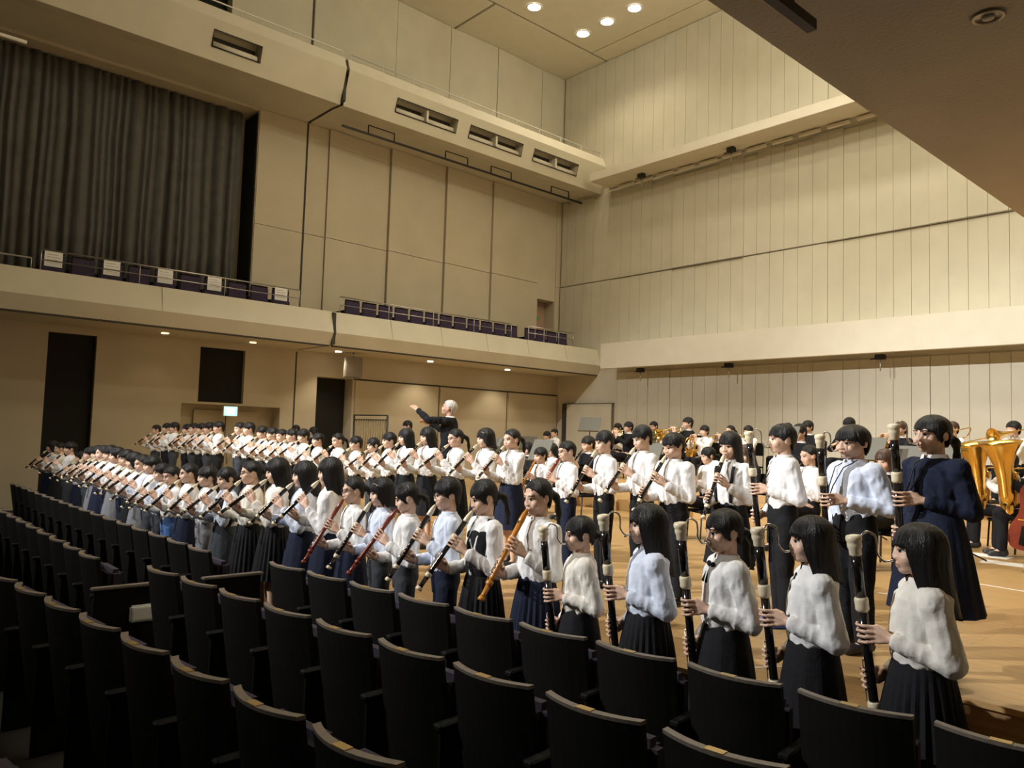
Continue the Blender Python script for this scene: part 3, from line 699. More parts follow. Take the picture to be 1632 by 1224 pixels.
    P['face'].append(('lips', lay('lips', lambda u, v: (u*.019, v*.0065*(1-u*u)**.6), 0, -.061, 8, 2, .0012), M['lip']))
    POSES[name] = P
    return P

# ---- lower garments (standing)
def make_trousers(seated=False):
    bm = bmesh.new()
    dz = -.315 if seated else 0
    b_loft(bm, [(.70+dz, .112, .090, 0), (.77+dz, .128, .102, -.003), (.83+dz, .126, .100, -.002), (.885+dz, .121, .097, 0)])
    for s in (-1, 1):
        h = Vector((s*.064, 0, .745+dz))
        if seated:
            k = Vector((s*.085, .37, .455)); an = Vector((s*.09, .385, .10))
        else:
            k = Vector((s*.068, .008, .41)); an = Vector((s*.070, -.008, .085))
        b_cap(bm, h, k, .078, .062); b_cap(bm, k, an, .060, .050)
    return fuse('trousers', bm, .010, 3, disp=.008, dscale=8)
def make_skirt(top=.89, hem=.43, r0=(.123, .100), r1=(.205, .18), pleats=26, depth=.035, dz=0):
    bm = bmesh.new(); n = pleats*4; rings = []
    for j in range(9):
        t = j/8; z = top+(hem-top)*t; k = t**.8
        rx = r0[0]+(r1[0]-r0[0])*k; ry = r0[1]+(r1[1]-r0[1])*k; ring = []
        for i in range(n):
            a = 2*math.pi*i/n; w_ = (i % 4)/4; p = 1+depth*min(1, t*2.5)*(abs(w_*2-1)*2-1)+.03*t*noise.noise((math.cos(a)*2, math.sin(a)*2, t*2))
            ring.append(bm.verts.new((rx*p*math.cos(a), ry*p*math.sin(a), z+dz)))
        rings.append(ring)
    inner = [[bm.verts.new((v.co.x*.95, v.co.y*.95, v.co.z+.002)) for v in r] for r in (rings[-1], rings[0])]
    seq = rings+inner
    for A, B in zip(seq, seq[1:]):
        for i in range(n): bm.faces.new((A[i], A[(i+1) % n], B[(i+1) % n], B[i]))
    return bm_mesh('skirt', bm, False)
LOW = {'trousers': make_trousers(), 'trousers_seated': make_trousers(True), 'skirt': make_skirt(), 'skirt_plain': make_skirt(pleats=12, depth=.012, hem=.40), 'dress_skirt': make_skirt(top=.93, hem=.36, r1=(.235, .21), pleats=14, depth=.02)}
bm = bmesh.new(); b_ell(bm, (0, .035, .034), (.042, .10, .034)); b_ell(bm, (0, -.03, .045), (.038, .05, .044)); b_ell(bm, (0, .085, .028), (.040, .05, .028)); b_cap(bm, (0, -.03, .05), (0, -.03, .085), .036, .036)
for v in bm.verts: v.co.z = max(v.co.z, .002)
SHOE = fuse('shoe', bm, .008, 2)

# ---- hair
def make_hair(style, seed):
    T = {  # degrees from the front : lower edge of the hair (head coordinates)
        'boy': [(0, .030), (35, .026), (55, .020), (70, -.012), (84, -.016), (92, .016), (108, .010), (122, -.045), (150, -.078), (180, -.082)],
        'crop': [(0, .052), (35, .050), (55, .040), (70, .0), (82, -.010), (92, .022), (108, .016), (122, -.035), (150, -.066), (180, -.070)],
        'bowl': [(0, .022), (35, .018), (58, .010), (72, -.020), (84, -.030), (95, .006), (112, -.010), (125, -.060), (150, -.088), (180, -.092)],
        'long': [(0, .026), (30, .022), (46, .012), (54, -.06), (62, -.17), (80, -.225), (120, -.265), (180, -.275)],
        'shoulder': [(0, .026), (32, .022), (50, .010), (60, -.06), (70, -.15), (95, -.175), (140, -.185), (180, -.19)],
        'bob': [(0, .022), (34, .018), (52, .004), (62, -.05), (75, -.095), (100, -.11), (140, -.115), (180, -.118)],
        'tied': [(0, .068), (30, .062), (50, .045), (70, .010), (85, -.004), (94, .014), (110, -.002), (125, -.050), (150, -.072), (180, -.076)],
        'bangs_tied': [(0, .026), (34, .022), (52, .010), (66, -.035), (80, -.045), (92, .012), (110, -.002), (125, -.050), (150, -.072), (180, -.076)],
        'old': [(0, .070), (35, .066), (55, .050), (70, .010), (82, -.014), (92, .018), (108, .012), (122, -.045), (150, -.074), (180, -.078)],
    }[style]
    vol = {'boy': 1.02, 'crop': .985, 'bowl': 1.03, 'long': 1.045, 'shoulder': 1.045, 'bob': 1.05, 'tied': .965, 'bangs_tied': .985, 'old': .99}[style]
    longh = style in ('long', 'shoulder', 'bob')
    def zl(d):
        d = abs(d)
        for (a, za), (b, zb) in zip(T, T[1:]):
            if a <= d <= b: return za+(zb-za)*(d-a)/(b-a)
        return T[-1][1]
    rx, ry, rz, zc, cy = .081*vol, .0985*vol, .0905*vol, .022, -.012
    bm = bmesh.new(); n = 120; m = 16; out = []; inn = []
    for j in range(m+1):
        t = j/m; ro = []; ri = []
        for i in range(n):
            d = -180+360*i/n; ph = R(d)
            z_low = zl(d)+.016*noise.noise((d*.16+seed*9, seed, 0))*(1.4 if longh else 1)+.008*noise.noise((d*.6, seed*2, 5))-(.007*abs(math.sin(d*.31+seed)) if abs(d) < 60 else 0)
            arc = rz*math.pi/2
            if z_low >= zc: th = math.acos(max(-1, min(1, (z_low-zc)/rz)))*t; z = zc+rz*math.cos(th); k = math.sin(th)
            else:
                tot = arc+(zc-z_low); L = tot*t
                if L < arc: th = L/rz; z = zc+rz*math.cos(th); k = math.sin(th)
                else:
                    z = zc-(L-arc); dd = zc-z
                    k = (1-.10*min(1, dd/.06)*0 + (.05*min(1, dd/.1) if style != 'long' else .02)) if longh else 1-1.9*dd*dd/.012*.12-.9*dd*(1 if abs(d) > 110 else .45)
            strand = 1+.034*noise.noise((d*.22+seed*5, z*7, seed))+.022*noise.noise((d*.7, z*4, seed+3))
            x = math.sin(ph)*rx*k*strand; y = cy+math.cos(ph)*ry*k*strand
            if longh and z < -.07: y -= (-.07-z)*.15
            ro.append(bm.verts.new((x, y, z)))
            sh = .90 if z > zc else .88
            ri.append(bm.verts.new((x*sh, cy+(y-cy)*sh, zc+(z-zc)*(.93 if z > zc else 1.0))))
        out.append(ro); inn.append(ri)
    for A, B in zip(out[1:], out[2:]):
        for i in range(n): bm.faces.new((A[i], A[(i+1) % n], B[(i+1) % n], B[i]))
    for A, B in zip(inn[1:], inn[2:]):
        for i in range(n): bm.faces.new((A[i], B[i], B[(i+1) % n], A[(i+1) % n]))
    for i in range(n): bm.faces.new((out[-1][i], out[-1][(i+1) % n], inn[-1][(i+1) % n], inn[-1][i]))
    bm.faces.new(out[1]); bm.faces.new(inn[1][::-1])
    for r in (out[0], inn[0]):
        for v in r: bm.verts.remove(v)
    def tail(pts, rad):
        b_tube(bm, smooth_curve(pts, 5), [rad[0]+(rad[1]-rad[0])*k/(len(pts)*5-5)+.004*math.sin(k*1.3) for k in range(len(pts)*5-4)], 12)
    if style == 'tied': tail([(0, -.095, .0), (0, -.14, -.02), (-.01, -.15, -.10), (-.014, -.13, -.20)], (.030, .012)); b_ell(bm, (0, -.108, -.004), (.028, .026, .026))
    if style == 'bangs_tied': tail([(0, -.09, -.02), (-.005, -.14, -.04), (-.012, -.145, -.12), (-.016, -.125, -.21)], (.030, .012)); b_ell(bm, (0, -.108, -.024), (.030, .028, .028))
    return bm_mesh('hair', bm, True)
HAIR = {}
def hair(style, seed):
    if (style, seed) not in HAIR: HAIR[(style, seed)] = make_hair(style, seed)
    return HAIR[(style, seed)]

# ---- recorders and winds: axis along -Z from the mouthpiece, finger holes towards +Y
def rec_mesh(fn):
    bm = bmesh.new(); fn(bm); return bm_mesh('part', bm, True)
def make_recorder(kind):
    D = (0, 0, -1); parts = []
    def seg_(name, prof, m, seg=16): parts.append((name, rec_mesh(lambda bm: b_lathe(bm, prof, (0, 0, 0), D, seg)), m))
    if kind in ('alto', 'tenor', 'wood', 'orange'):
        L = .47 if kind == 'alto' else .57; s = L/.63; q = .0175*(s*.25+.75)
        hd, bd = {'wood': ('recbrown', 'recbrown'), 'orange': ('recorange', 'recorange')}.get(kind, ('ivory', 'recblack'))
        seg_('mouthpiece', [(0, .006), (.01, .010), (.03, q*.9), (.055, q*1.05), (.075*s+.01, q*1.06), (.078*s+.012, q*.98)], M[hd])
        z0 = .078*s+.012
        seg_('head_joint', [(z0, q*.98), (.19*s, q*.95), (.20*s, q*1.0)], M[bd])
        seg_('ring', [(.198*s, q*1.05), (.202*s, q*1.32), (.232*s, q*1.32), (.242*s, q*1.05)], M[hd])
        seg_('middle_joint', [(.242*s, q*.92), (.35*s, q*.86), (.47*s, q*.82), (.50*s, q*.9)], M[bd])
        seg_('ring', [(.498*s, q*.95), (.503*s, q*1.2), (.523*s, q*1.2), (.53*s, q*.95)], M[hd])
        seg_('foot_joint', [(.53*s, q*.85), (.59*s, q*.80), (.605*s, q*.95)], M[bd])
        seg_('bell', [(.605*s, q*.95), (.615*s, q*1.2), (.63*s, q*1.25), (.631*s, q*.5)], M[hd])
        hs = [(.27+.035*i)*s for i in range(3)]+[(.385+.032*i)*s for i in range(3)]; rr = q*.88
    else:
        L = .90; q = .0225
        seg_('cap', [(0, .012), (.004, .030), (.014, .034), (.026, .033), (.032, .029), (.040, .031), (.055, .030), (.062, .026), (.085, .026), (.09, .022)], M['ivory'], 20)
        seg_('head_joint', [(.09, q*.98), (.15, q), (.27, q*.98)], M['recblack'], 20)
        seg_('ring', [(.268, q*1.05), (.274, q*1.25), (.284, q*1.3), (.304, q*1.25), (.318, q*1.3), (.33, q*1.0)], M['ivory'], 20)
        seg_('middle_joint', [(.33, q*.9), (.50, q*.86), (.70, q*.84), (.715, q*.92)], M['recblack'], 20)
        seg_('ring', [(.712, q*.95), (.718, q*1.18), (.738, q*1.22), (.752, q*1.1), (.758, q*.9)], M['ivory'], 20)
        seg_('foot_joint', [(.758, q*.85), (.82, q*.8), (.88, q*.9), (.90, q*1.05), (.901, q*.5)], M['recblack'], 20)
        cr = smooth_curve([(0, -.022, -.018), (0, -.050, .008), (0, -.085, -.010), (0, -.090, -.050), (0, -.088, -.088), (0, -.112, -.124), (0, -.153, -.119)], 6)
        parts.append(('crook', rec_mesh(lambda bm: b_tube(bm, cr, .0048, 8)), M['silver']))
        hs = [.385+.032*i for i in range(3)]+[.585+.03*i for i in range(3)]; rr = q*.88
    def holes(bm):
        for z in hs: b_lathe(bm, [(-.004, .0052), (.0006, .0052), (.0012, .004)], (0, rr, -z), (0, 1, 0), 8)
    parts.append(('finger_holes', rec_mesh(holes), M['groove']))
    parts.append(('window', rec_mesh(lambda bm: b_box(bm, -.007, .007, rr*.8, rr*1.18, -(L*.145+.012), -L*.145)), M['groove']))
    if kind in ('tenor', 'bass', 'wood', 'orange'):
        def keys(bm):
            zk = L*(.62 if kind != 'bass' else .60)
            b_tube(bm, [(.008, rr+.004, -zk), (.014, rr+.004, -zk-L*.2)], .0026, 6)
            for dzk in (.0, .07, .14, .2): b_lathe(bm, [(0, .007), (.004, .008), (.006, .004)], (.012, rr*.9, -zk-L*dzk), (.3, 1, 0), 8)
        parts.append(('keywork', rec_mesh(keys), M['silver']))
    return parts
RECS = {k: make_recorder(k) for k in ('alto', 'tenor', 'wood', 'orange', 'bass')}

make_pose('bass', 'bass', pitch=2)
make_pose('bass_b', 'bass', pitch=7, yaw=8)
make_pose('tenor', 'tenor', elev=59, pitch=8)
make_pose('tenor_b', 'tenor', elev=55, pitch=16, yaw=-6)
make_pose('alto', 'alto', elev=46, pitch=6)
make_pose('alto_b', 'alto', elev=38, pitch=10, yaw=7)
VOX = .0085
make_pose('conduct', 'conduct', pitch=-14, suit=True)
make_pose('sit_brass', 'trumpet', elev=12, pitch=2, seated=True)
make_pose('sit_reed', 'clarinet', elev=52, pitch=10, seated=True)
make_pose('sit_rest', 'rest', pitch=14, seated=True)
make_pose('stand_drum', 'drum', pitch=14)
make_pose('stand_brass', 'trumpet', elev=14, pitch=2)

def place_mesh(name, me, m, parent, mx=None, **k):
    o = bpy.data.objects.new(name, me)
    if not me.materials: me.materials.append(m)
    put(o, parent, **k)
    if me.materials[0] is not m:
        o.material_slots[0].link = 'OBJECT'; o.material_slots[0].material = m
    if mx is not None: o.matrix_local = mx
    return o
def person(x, y, z, h, rz, pose, label, hairdef=('boy', 0), top='white', low=('trousers', 'charcoal'), skin='skin', hairm='hair', shoe='shoe_dark', wide=1.0, face=True, vest=None, glasses=False, tie=None, group=None, cat='person', sub='shirt', collar=True, suspenders=False, clip=False):
    P = POSES[pose]; k = h/1.45
    p = empty('person', (x, y, z), R(rz), label=label, cat=cat, group=group)
    p.scale = (k*wide, k*wide, k)
    body = place_mesh('body', P['body'], M[skin], p)
    place_mesh(sub, P['shirt'], M[top], p)
    if collar: place_mesh('collar', P['collar'], M[top if collar is True else collar], p)
    if vest: place_mesh('vest', P['vest'], M[vest], p)
    lowme = LOW[low[0]]
    place_mesh('skirt' if 'skirt' in low[0] else 'trousers', lowme, M[low[1]], p)
    for s in (-1, 1):
        a = P['ank'][s]; place_mesh('shoe', SHOE, M[shoe], p, Matrix.Translation((a.x, a.y+.012, 0)))
    place_mesh('hair', hair(*hairdef), M[hairm], p, P['head'])
    if face:
        for nm, me, m in P['face']: place_mesh(nm, me, m, body, P['head'])
    if glasses:
        g = HAIR.get('glasses')
        if not g:
            bm = bmesh.new()
            for s in (-1, 1):
                b_tube(bm, [(s*.031+.021*math.cos(t), .094-.006*abs(math.cos(t)), -.004+.016*math.sin(t)) for t in [2*math.pi*i/14 for i in range(15)]], .0016, 5)
                b_tube(bm, [(s*.051, .089, 0), (s*.074, .04, .004), (s*.078, -.01, .004)], .0016, 5)
            b_tube(bm, [(-.010, .095, -.002), (.010, .095, -.002)], .0016, 5); g = HAIR['glasses'] = bm_mesh('glasses', bm, True)
        place_mesh('glasses', g, M['glasses'], p, P['head'])
    if clip:
        bm = bmesh.new(); b_cap(bm, (-.080, .045, .060), (-.066, .068, .074), .006, .006, 8); mesh_obj('hair_clip', bm_mesh('hair_clip', bm, True), M['silver'], p).matrix_local = P['head']
    if suspenders:
        bv = BVHTree.FromPolygons([v.co for v in P['shirt'].vertices], [q.vertices[:] for q in P['shirt'].polygons])
        for s in (-1, 1):
            bm = bmesh.new(); rows = []
            for j in range(15):
                z_ = 1.17-.285*j/14; xc = s*(.075-.012*j/14); row = []
                for dx in (-.013, .013):
                    hit = bv.ray_cast(Vector((xc+dx, .115, z_)), Vector((0, -1, 0)), .4); row.append((xc+dx, (hit[0].y if hit[0] else .09), z_))
                yy = max(r[1] for r in row); rows.append([bm.verts.new((r[0], yy+o, r[2])) for r in row for o in (.001, .006)])
            for A, B in zip(rows, rows[1:]):
                for i, k_ in ((0, 1), (1, 3), (3, 2), (2, 0)): bm.faces.new((A[i], A[k_], B[k_], B[i]))
            mesh_obj('suspender', bm_mesh('suspender', bm, True), M['blackcloth'], p)
    if tie:
        bm = bmesh.new(); dz = P['dz']
        if tie == 'bow':
            for s in (-1, 1):
                b_ell(bm, (s*.028, .072, 1.168+dz), (.026, .012, .017)); b_cap(bm, (s*.008, .078, 1.155+dz), (s*.022, .104, 1.09+dz), .008, .009, 8)
            b_ell(bm, (0, .078, 1.168+dz), (.010, .012, .011))
        else:
            b_ell(bm, (0, .068, 1.172+dz), (.017, .013, .015)); b_loft(bm, [(1.172+dz, .010, .005, .075), (1.12+dz, .018, .005, .097), (1.04+dz, .024, .005, .106), (.97+dz, .027, .004, .108), (.945+dz, .006, .004, .109)], 10)
        mesh_obj('bow_tie' if tie == 'bow' else 'necktie', bm_mesh('tie', bm, True), M['blackcloth'], p)
    return p
def world_of(x, y, z, h, rz, wide=1.0):
    k = h/1.45
    return Matrix.Translation((x, y, z)) @ Matrix.Rotation(R(rz), 4, 'Z') @ Matrix.Diagonal((k*wide, k*wide, k, 1))
def recorder(kind, x, y, z, h, rz, pose, label, wide=1.0, strap=False):
    mw = world_of(x, y, z, h, rz, 1.0) @ POSES[pose]['axis']
    if wide != 1.0:
        v = world_of(x, y, z, h, rz, wide) @ POSES[pose]['axis'].translation
        mw.translation = v
    name = {'alto': 'alto_recorder', 'tenor': 'tenor_recorder', 'wood': 'wooden_recorder', 'orange': 'wooden_recorder', 'bass': 'bass_recorder'}[kind]
    r = empty(name, (0, 0, 0), label=label, cat='recorder', group='recorders of the standing players')
    r.matrix_world = mw
    for nm, me, m in RECS[kind]: place_mesh(nm, me, m, r)
    if strap:
        inv = POSES[pose]['axis'].inverted(); pts = [inv @ Vector(p) for p in ((.05, -.02, 1.212), (.04, .07, 1.17), (.02, .13, 1.05))]+[Vector((0, -.022, -.45))]
        tube('neck_strap', pts, .0035, M['cord'], r, seg=6)
        pts = [inv @ Vector(p) for p in ((-.05, -.02, 1.212), (-.04, .07, 1.17), (-.015, .13, 1.05))]+[Vector((0, -.022, -.45))]
        tube('neck_strap', pts, .0035, M['cord'], r, seg=6)
    return r

# ================================================================ AUDITORIUM SEATS (backs towards the camera)
def seat_parts():
    P = []
    def grid(x0, x1, z0, z1, th, lean, curve, nx=10, nz=3, taper=0):
        bm = bmesh.new(); F = []; B = []
        for j in range(nz+1):
            z = z0+(z1-z0)*j/nz; rf = []; rb_ = []
            for i in range(nx+1):
                u = i/nx*2-1; x = (x0+x1)/2+(x1-x0)/2*u*(1-taper*(1-j/nz)); y = curve*u*u-lean*(z-.25)
                rf.append(bm.verts.new((x, y+th/2, z))); rb_.append(bm.verts.new((x, y-th/2, z)))
            F.append(rf); B.append(rb_)
        for G in (F, B):
            for a, b in zip(G, G[1:]):
                for i in range(nx): bm.faces.new((a[i], a[i+1], b[i+1], b[i]))
        for i in range(nx):
            for j in (0, nz): bm.faces.new((F[j][i], F[j][i+1], B[j][i+1], B[j][i]))
        for j in range(nz):
            for i in (0, nx): bm.faces.new((F[j][i], F[j+1][i], B[j+1][i], B[j][i]))
        return bm_mesh('seat_part', bm)
    P.append(('backrest', grid(-.205, .205, .20, .787, .028, .16, .05), M['seat_back']))
    P.append(('top_cap', grid(-.205, .205, .787, .800, .032, .16, .05, nz=1), M['seat_cap']))
    bm = bmesh.new(); b_box(bm, -.032, .032, -.103, -.071, .7995, .8025); P.append(('number_plate', bm_mesh('number_plate', bm), M['brass_plate']))
    bm = bmesh.new(); b_box(bm, -.19, .19, .05, .15, .30, .70); bmesh.ops.bevel(bm, geom=bm.edges[:], offset=.03, segments=2, affect='EDGES'); P.append(('seat_cushion', bm_mesh('seat_cushion', bm), M['seat_cloth']))
    bm = bmesh.new(); b_box(bm, .215, .245, -.06, .24, 0, .52); bmesh.ops.bevel(bm, geom=bm.edges[:], offset=.008, segments=1, affect='EDGES'); P.append(('arm_post', bm_mesh('arm_post', bm), M['seat_back']))
    bm = bmesh.new(); b_box(bm, .205, .255, -.08, .26, .52, .55); bmesh.ops.bevel(bm, geom=bm.edges[:], offset=.008, segments=1, affect='EDGES'); P.append(('armrest', bm_mesh('armrest', bm), M['seat_back']))
    return P
SEAT = seat_parts()
def chair(x, y, rz, s, label, group):
    c = empty('auditorium_chair', (x, y+.09, 0), rz, label=label, cat='seat', group=group); c.scale = (1, 1, s)
    for nm, me, m in SEAT: place_mesh(nm, me, m, c)
    return c
def seat_row(n, x0, dx, yf, s, where, wb):
    for i in range(n):
        x = x0-dx*i; y = yf(x); a = math.atan2(yf(x+.1)-yf(x-.1), .2)
        chair(x, y, a, s, 'dark folded auditorium seat, %s from the %s in the %s' % (ordinal(i+1), wb, where), 'auditorium seats')
r1 = lambda x: 2.95-.124*(-x-1.0)+.0022*(x+1)**2
seat_row(10, -.872, .476, r1, 1.0, 'front seat row', 'right')
r2 = lambda x: 2.13-.104*(-x-1.0)
seat_row(10, -.89, .49, r2, 1.025, 'second seat row', 'right')
r3 = lambda x: 1.30-.104*(-x-1.0)
seat_row(9, -1.55, .49, r3, 1.05, 'third seat row', 'right')
r4 = lambda x: .46-.104*(-x-1.0)
seat_row(7, -2.1, .49, r4, 1.07, 'fourth seat row', 'right')
q1 = lambda x: 2.27+.004*(x+10)**2*.4
seat_row(17, -6.32, .49, q1, .985, 'front row beyond the aisle', 'aisle')
q2 = lambda x: 1.50+.0*(x+10)
seat_row(12, -6.32, .49, q2, 1.0, 'second row beyond the aisle', 'aisle')
q3 = lambda x: .72
seat_row(9, -6.32, .49, q3, 1.02, 'third row beyond the aisle', 'aisle')
for i, y in enumerate((2.27, 1.50, .72)):
    e = empty('row_end_panel', (-6.03, y, 0), label='dark end panel with armrest of the %s seat row across the aisle' % ordinal(i+1), cat='panel', group='seat row end panels')
    box('side_board', -.02, .02, .02, .46, 0, .585, M['seat_back'], e, bev=.006)
    box('armrest', -.035, .035, 0, .48, .585, .605, M['seat_cap'], e, bev=.006)
wb_ = empty('aisle_light_box', (-6.005, 1.835, .34), label='small white plastic box fixed to a row end panel by the aisle', cat='light box')
box('casing', 0, .035, -.085, .085, 0, .12, M['white_plastic'], wb_, bev=.012)
box('louvre', .035, .038, -.065, .065, .02, .10, M['white_plastic'], wb_)

# ================================================================ THE PLAYERS
GIRL = lambda lo='skirt', c='navy': (lo, c)
# x, y, height, facing, pose, recorder, hair, shirt, lower garment, look, extra
FRONT = [
 (-1.32, 3.50, 1.44, 126, 'bass', 'bass', ('long', 1), 'cream', ('skirt', 'blackcloth'), 'girl with long loose black hair and cream blouse playing bass recorder', dict(wide=1.06)),
 (-1.74, 3.43, 1.43, 132, 'bass', 'bass', ('shoulder', 2), 'white', ('skirt_plain', 'blackcloth'), 'girl with shoulder-length hair and dark tie playing bass recorder', dict(tie='tie')),
 (-2.15, 3.37, 1.44, 143, 'bass_b', 'bass', ('bangs_tied', 3), 'white', ('skirt_plain', 'blackcloth'), 'girl in white blouse with black bow playing bass recorder', dict(tie='bow')),
 (-2.59, 3.31, 1.42, 143, 'bass', 'bass', ('long', 4), 'bluewhite', ('skirt', 'blackcloth'), 'long-haired girl in pale blue shirt playing bass recorder', {}),
 (-3.03, 3.25, 1.32, 143, 'bass_b', 'bass', ('bangs_tied', 5), 'cream', ('skirt_plain', 'blackcloth'), 'small girl with bangs in puffy cream blouse playing bass recorder', {}),
 (-3.46, 3.25, 1.52, 172, 'tenor', 'orange', ('tied', 6), 'white', ('skirt', 'navy'), 'girl with hair tied back playing a golden wooden recorder', {}),
 (-3.82, 3.19, 1.49, 165, 'tenor_b', 'tenor', ('bangs_tied', 7), 'white', ('skirt', 'blackcloth'), 'girl in black vest over white shirt playing tenor recorder', dict(vest='blackcloth', tie='tie')),
 (-3.96, 3.05, 1.48, 152, 'tenor', 'tenor', ('bowl', 8), 'bluewhite', ('trousers', 'navy'), 'boy with glasses and pale blue shirt playing tenor recorder', dict(glasses=True)),
 (-4.38, 2.98, 1.42, 151, 'tenor_b', 'wood', ('bangs_tied', 9), 'white', ('trousers', 'charcoal'), 'child with tied hair bending over a red brown recorder', {}),
 (-4.91, 3.12, 1.42, 158, 'tenor', 'tenor', ('bob', 10), 'bluewhite', ('trousers', 'charcoal'), 'girl with short bob in pale blue shirt playing tenor recorder', dict(clip=True)),
 (-5.39, 3.24, 1.41, 164, 'tenor', 'wood', ('tied', 11), 'white', ('skirt_plain', 'navy'), 'girl with glasses playing a red brown recorder', dict(glasses=True)),
 (-5.36, 2.99, 1.55, 143, 'alto', 'alto', ('shoulder', 12), 'white', ('skirt_plain', 'navy'), 'tall girl with thick black bob, face hidden by hair', {}),
 (-6.00, 3.12, 1.50, 153, 'alto', 'alto', ('shoulder', 13), 'bluewhite', ('skirt_plain', 'navy'), 'girl with black bob in bluish shirt and navy skirt', {}),
 (-6.15, 2.91, 1.51, 155, 'alto_b', 'alto', ('long', 14), 'cream', ('skirt', 'blackcloth'), 'girl with long hair, cream blouse and black pleated skirt', {}),
 (-6.90, 3.01, 1.46, 161, 'alto', 'alto', ('tied', 15), 'cream', ('skirt', 'blackcloth'), 'girl with glasses, ponytail and cream blouse', dict(glasses=True)),
 (-7.13, 2.86, 1.39, 173, 'alto_b', 'alto', ('bangs_tied', 16), 'bluewhite', ('skirt_plain', 'charcoal'), 'girl in dark vest over bluish shirt', dict(vest='blackcloth')),
 (-7.93, 2.99, 1.37, 169, 'alto', 'alto', ('bowl', 17), 'white', ('trousers', 'greyskirt'), 'child in white shirt and grey trousers', {}),
 (-8.06, 2.84, 1.39, 166, 'alto', 'alto', ('tied', 18), 'white', ('skirt_plain', 'navy'), 'child with tied hair in white shirt and navy skirt', {}),
 (-8.95, 2.97, 1.32, 177, 'alto_b', 'alto', ('crop', 19), 'white', ('trousers', 'denim'), 'child in white shirt and blue jeans', dict(glasses=True)),
 (-8.92, 2.83, 1.37, 172, 'alto', 'alto', ('boy', 20), 'bluewhite', ('trousers', 'charcoal'), 'boy in bluish shirt and charcoal trousers', {}),
]
far_x = [-9.16, -10.25, -9.84, -10.96, -10.54, -11.75, -11.31, -12.59, -12.16, -13.66, -13.39, -15.17, -14.7]
far_h = [1.42, 1.39, 1.44, 1.44, 1.48, 1.47, 1.46, 1.44, 1.43, 1.32, 1.47, 1.42, 1.45]
far_y = [2.8, 3.03, 2.82, 3.06, 2.85, 3.08, 2.87, 3.1, 2.9, 3.13, 2.92, 3.15, 2.94]
for i, (x, h) in enumerate(zip(far_x, far_h)):
    st_ = ('bowl', 'tied', 'bob', 'boy', 'bangs_tied')[i % 5]
    girl = st_ not in ('boy', 'bowl')
    FRONT.append((x, far_y[i], h, 168+(i*5) % 9, ('alto', 'alto_b')[i % 2], 'alto', (st_, i % 3), ('white', 'bluewhite', 'white', 'cream')[i % 4],
        (('skirt_plain', ('navy', 'greyskirt', 'blackcloth')[i % 3]) if girl else ('trousers', ('charcoal', 'navy')[i % 2])), 'small distant %s in white shirt' % ('girl' if girl else 'boy'), {}))
BACK = [
 (-1.68, 4.70, 1.45, 155, 'bass', 'bass', ('bangs_tied', 21), 'navy', ('dress_skirt', 'navy'), 'girl in long navy dress with white collar playing bass recorder', dict(collar='white', wide=1.1, sub='dress_top')),
 (-2.20, 4.85, 1.39, 154, 'bass_b', 'bass', ('bowl', 22), 'bluewhite', ('trousers', 'blackcloth'), 'stout boy in pale blue shirt playing bass recorder', dict(wide=1.2)),
 (-2.79, 5.05, 1.40, 139, 'bass', 'bass', ('boy', 23), 'white', ('trousers', 'blackcloth'), 'boy wearing blue shoes and a strap playing bass recorder', dict(shoe='shoe_blue')),
 (-3.30, 5.19, 1.34, -178, 'tenor', 'tenor', ('long', 24), 'white', ('skirt_plain', 'blackcloth'), 'girl with long hair and dark suspenders playing tenor recorder', dict(suspenders=True)),
 (-3.64, 4.95, 1.32, 171, 'tenor_b', 'tenor', ('boy', 25), 'white', ('trousers', 'blackcloth'), 'boy with lowered head in white shirt playing tenor recorder', dict(wide=1.05)),
 (-4.17, 5.19, 1.37, 163, 'tenor_b', 'tenor', ('boy', 26), 'white', ('trousers', 'blackcloth'), 'boy with swept fringe in white shirt looking down at tenor recorder', {}),
 (-4.35, 4.95, 1.33, 156, 'tenor', 'tenor', ('boy', 27), 'white', ('trousers', 'blackcloth'), 'boy with ruffled hair in white shirt and black trousers', {}),
 (-5.02, 5.19, 1.23, 154, 'tenor', 'wood', ('crop', 28), 'white', ('trousers', 'navy'), 'boy with glasses and cropped hair playing a red brown recorder', dict(glasses=True)),
 (-5.95, 5.75, 1.15, 171, 'tenor', 'orange', ('boy', 29), 'white', ('trousers', 'navy'), 'short boy half hidden behind, playing a golden recorder', {}),
 (-5.79, 5.19, 1.33, 173, 'alto', 'alto', ('tied', 30), 'white', ('skirt_plain', 'navy'), 'girl with hair pulled back tightly in crisp white shirt', {}),
 (-5.91, 4.95, 1.33, 160, 'alto', 'alto', ('bob', 31), 'white', ('skirt_plain', 'blackcloth'), 'girl with neat bob and hair clip in white shirt', dict(clip=True)),
 (-6.70, 5.19, 1.32, 157, 'alto_b', 'alto', ('tied', 32), 'white', ('skirt_plain', 'blackcloth'), 'girl with glasses and ponytail in white shirt', dict(glasses=True)),
 (-6.89, 4.95, 1.33, 174, 'alto', 'alto', ('long', 33), 'white', ('skirt_plain', 'blackcloth'), 'girl with long straight hair looking down in white shirt', {}),
 (-7.67, 5.19, 1.31, 166, 'alto', 'alto', ('long', 34), 'white', ('skirt_plain', 'blackcloth'), 'girl with long hair beside the conductor', {}),
]
bx = [-7.62, -8.46, -8.36, -9.3, -9.24, -10.27, -10.04, -11.02, -10.71, -11.72, -11.48, -12.58, -12.64, -13.85, -13.42, -14.61, -14.12, -15.7, -15.19, -16.71]
bh = [1.26, 1.19, 1.2, 1.23, 1.22, 1.27, 1.27, 1.26, 1.28, 1.3, 1.35, 1.35, 1.36, 1.34, 1.32, 1.32, 1.3, 1.33, 1.31, 1.27]
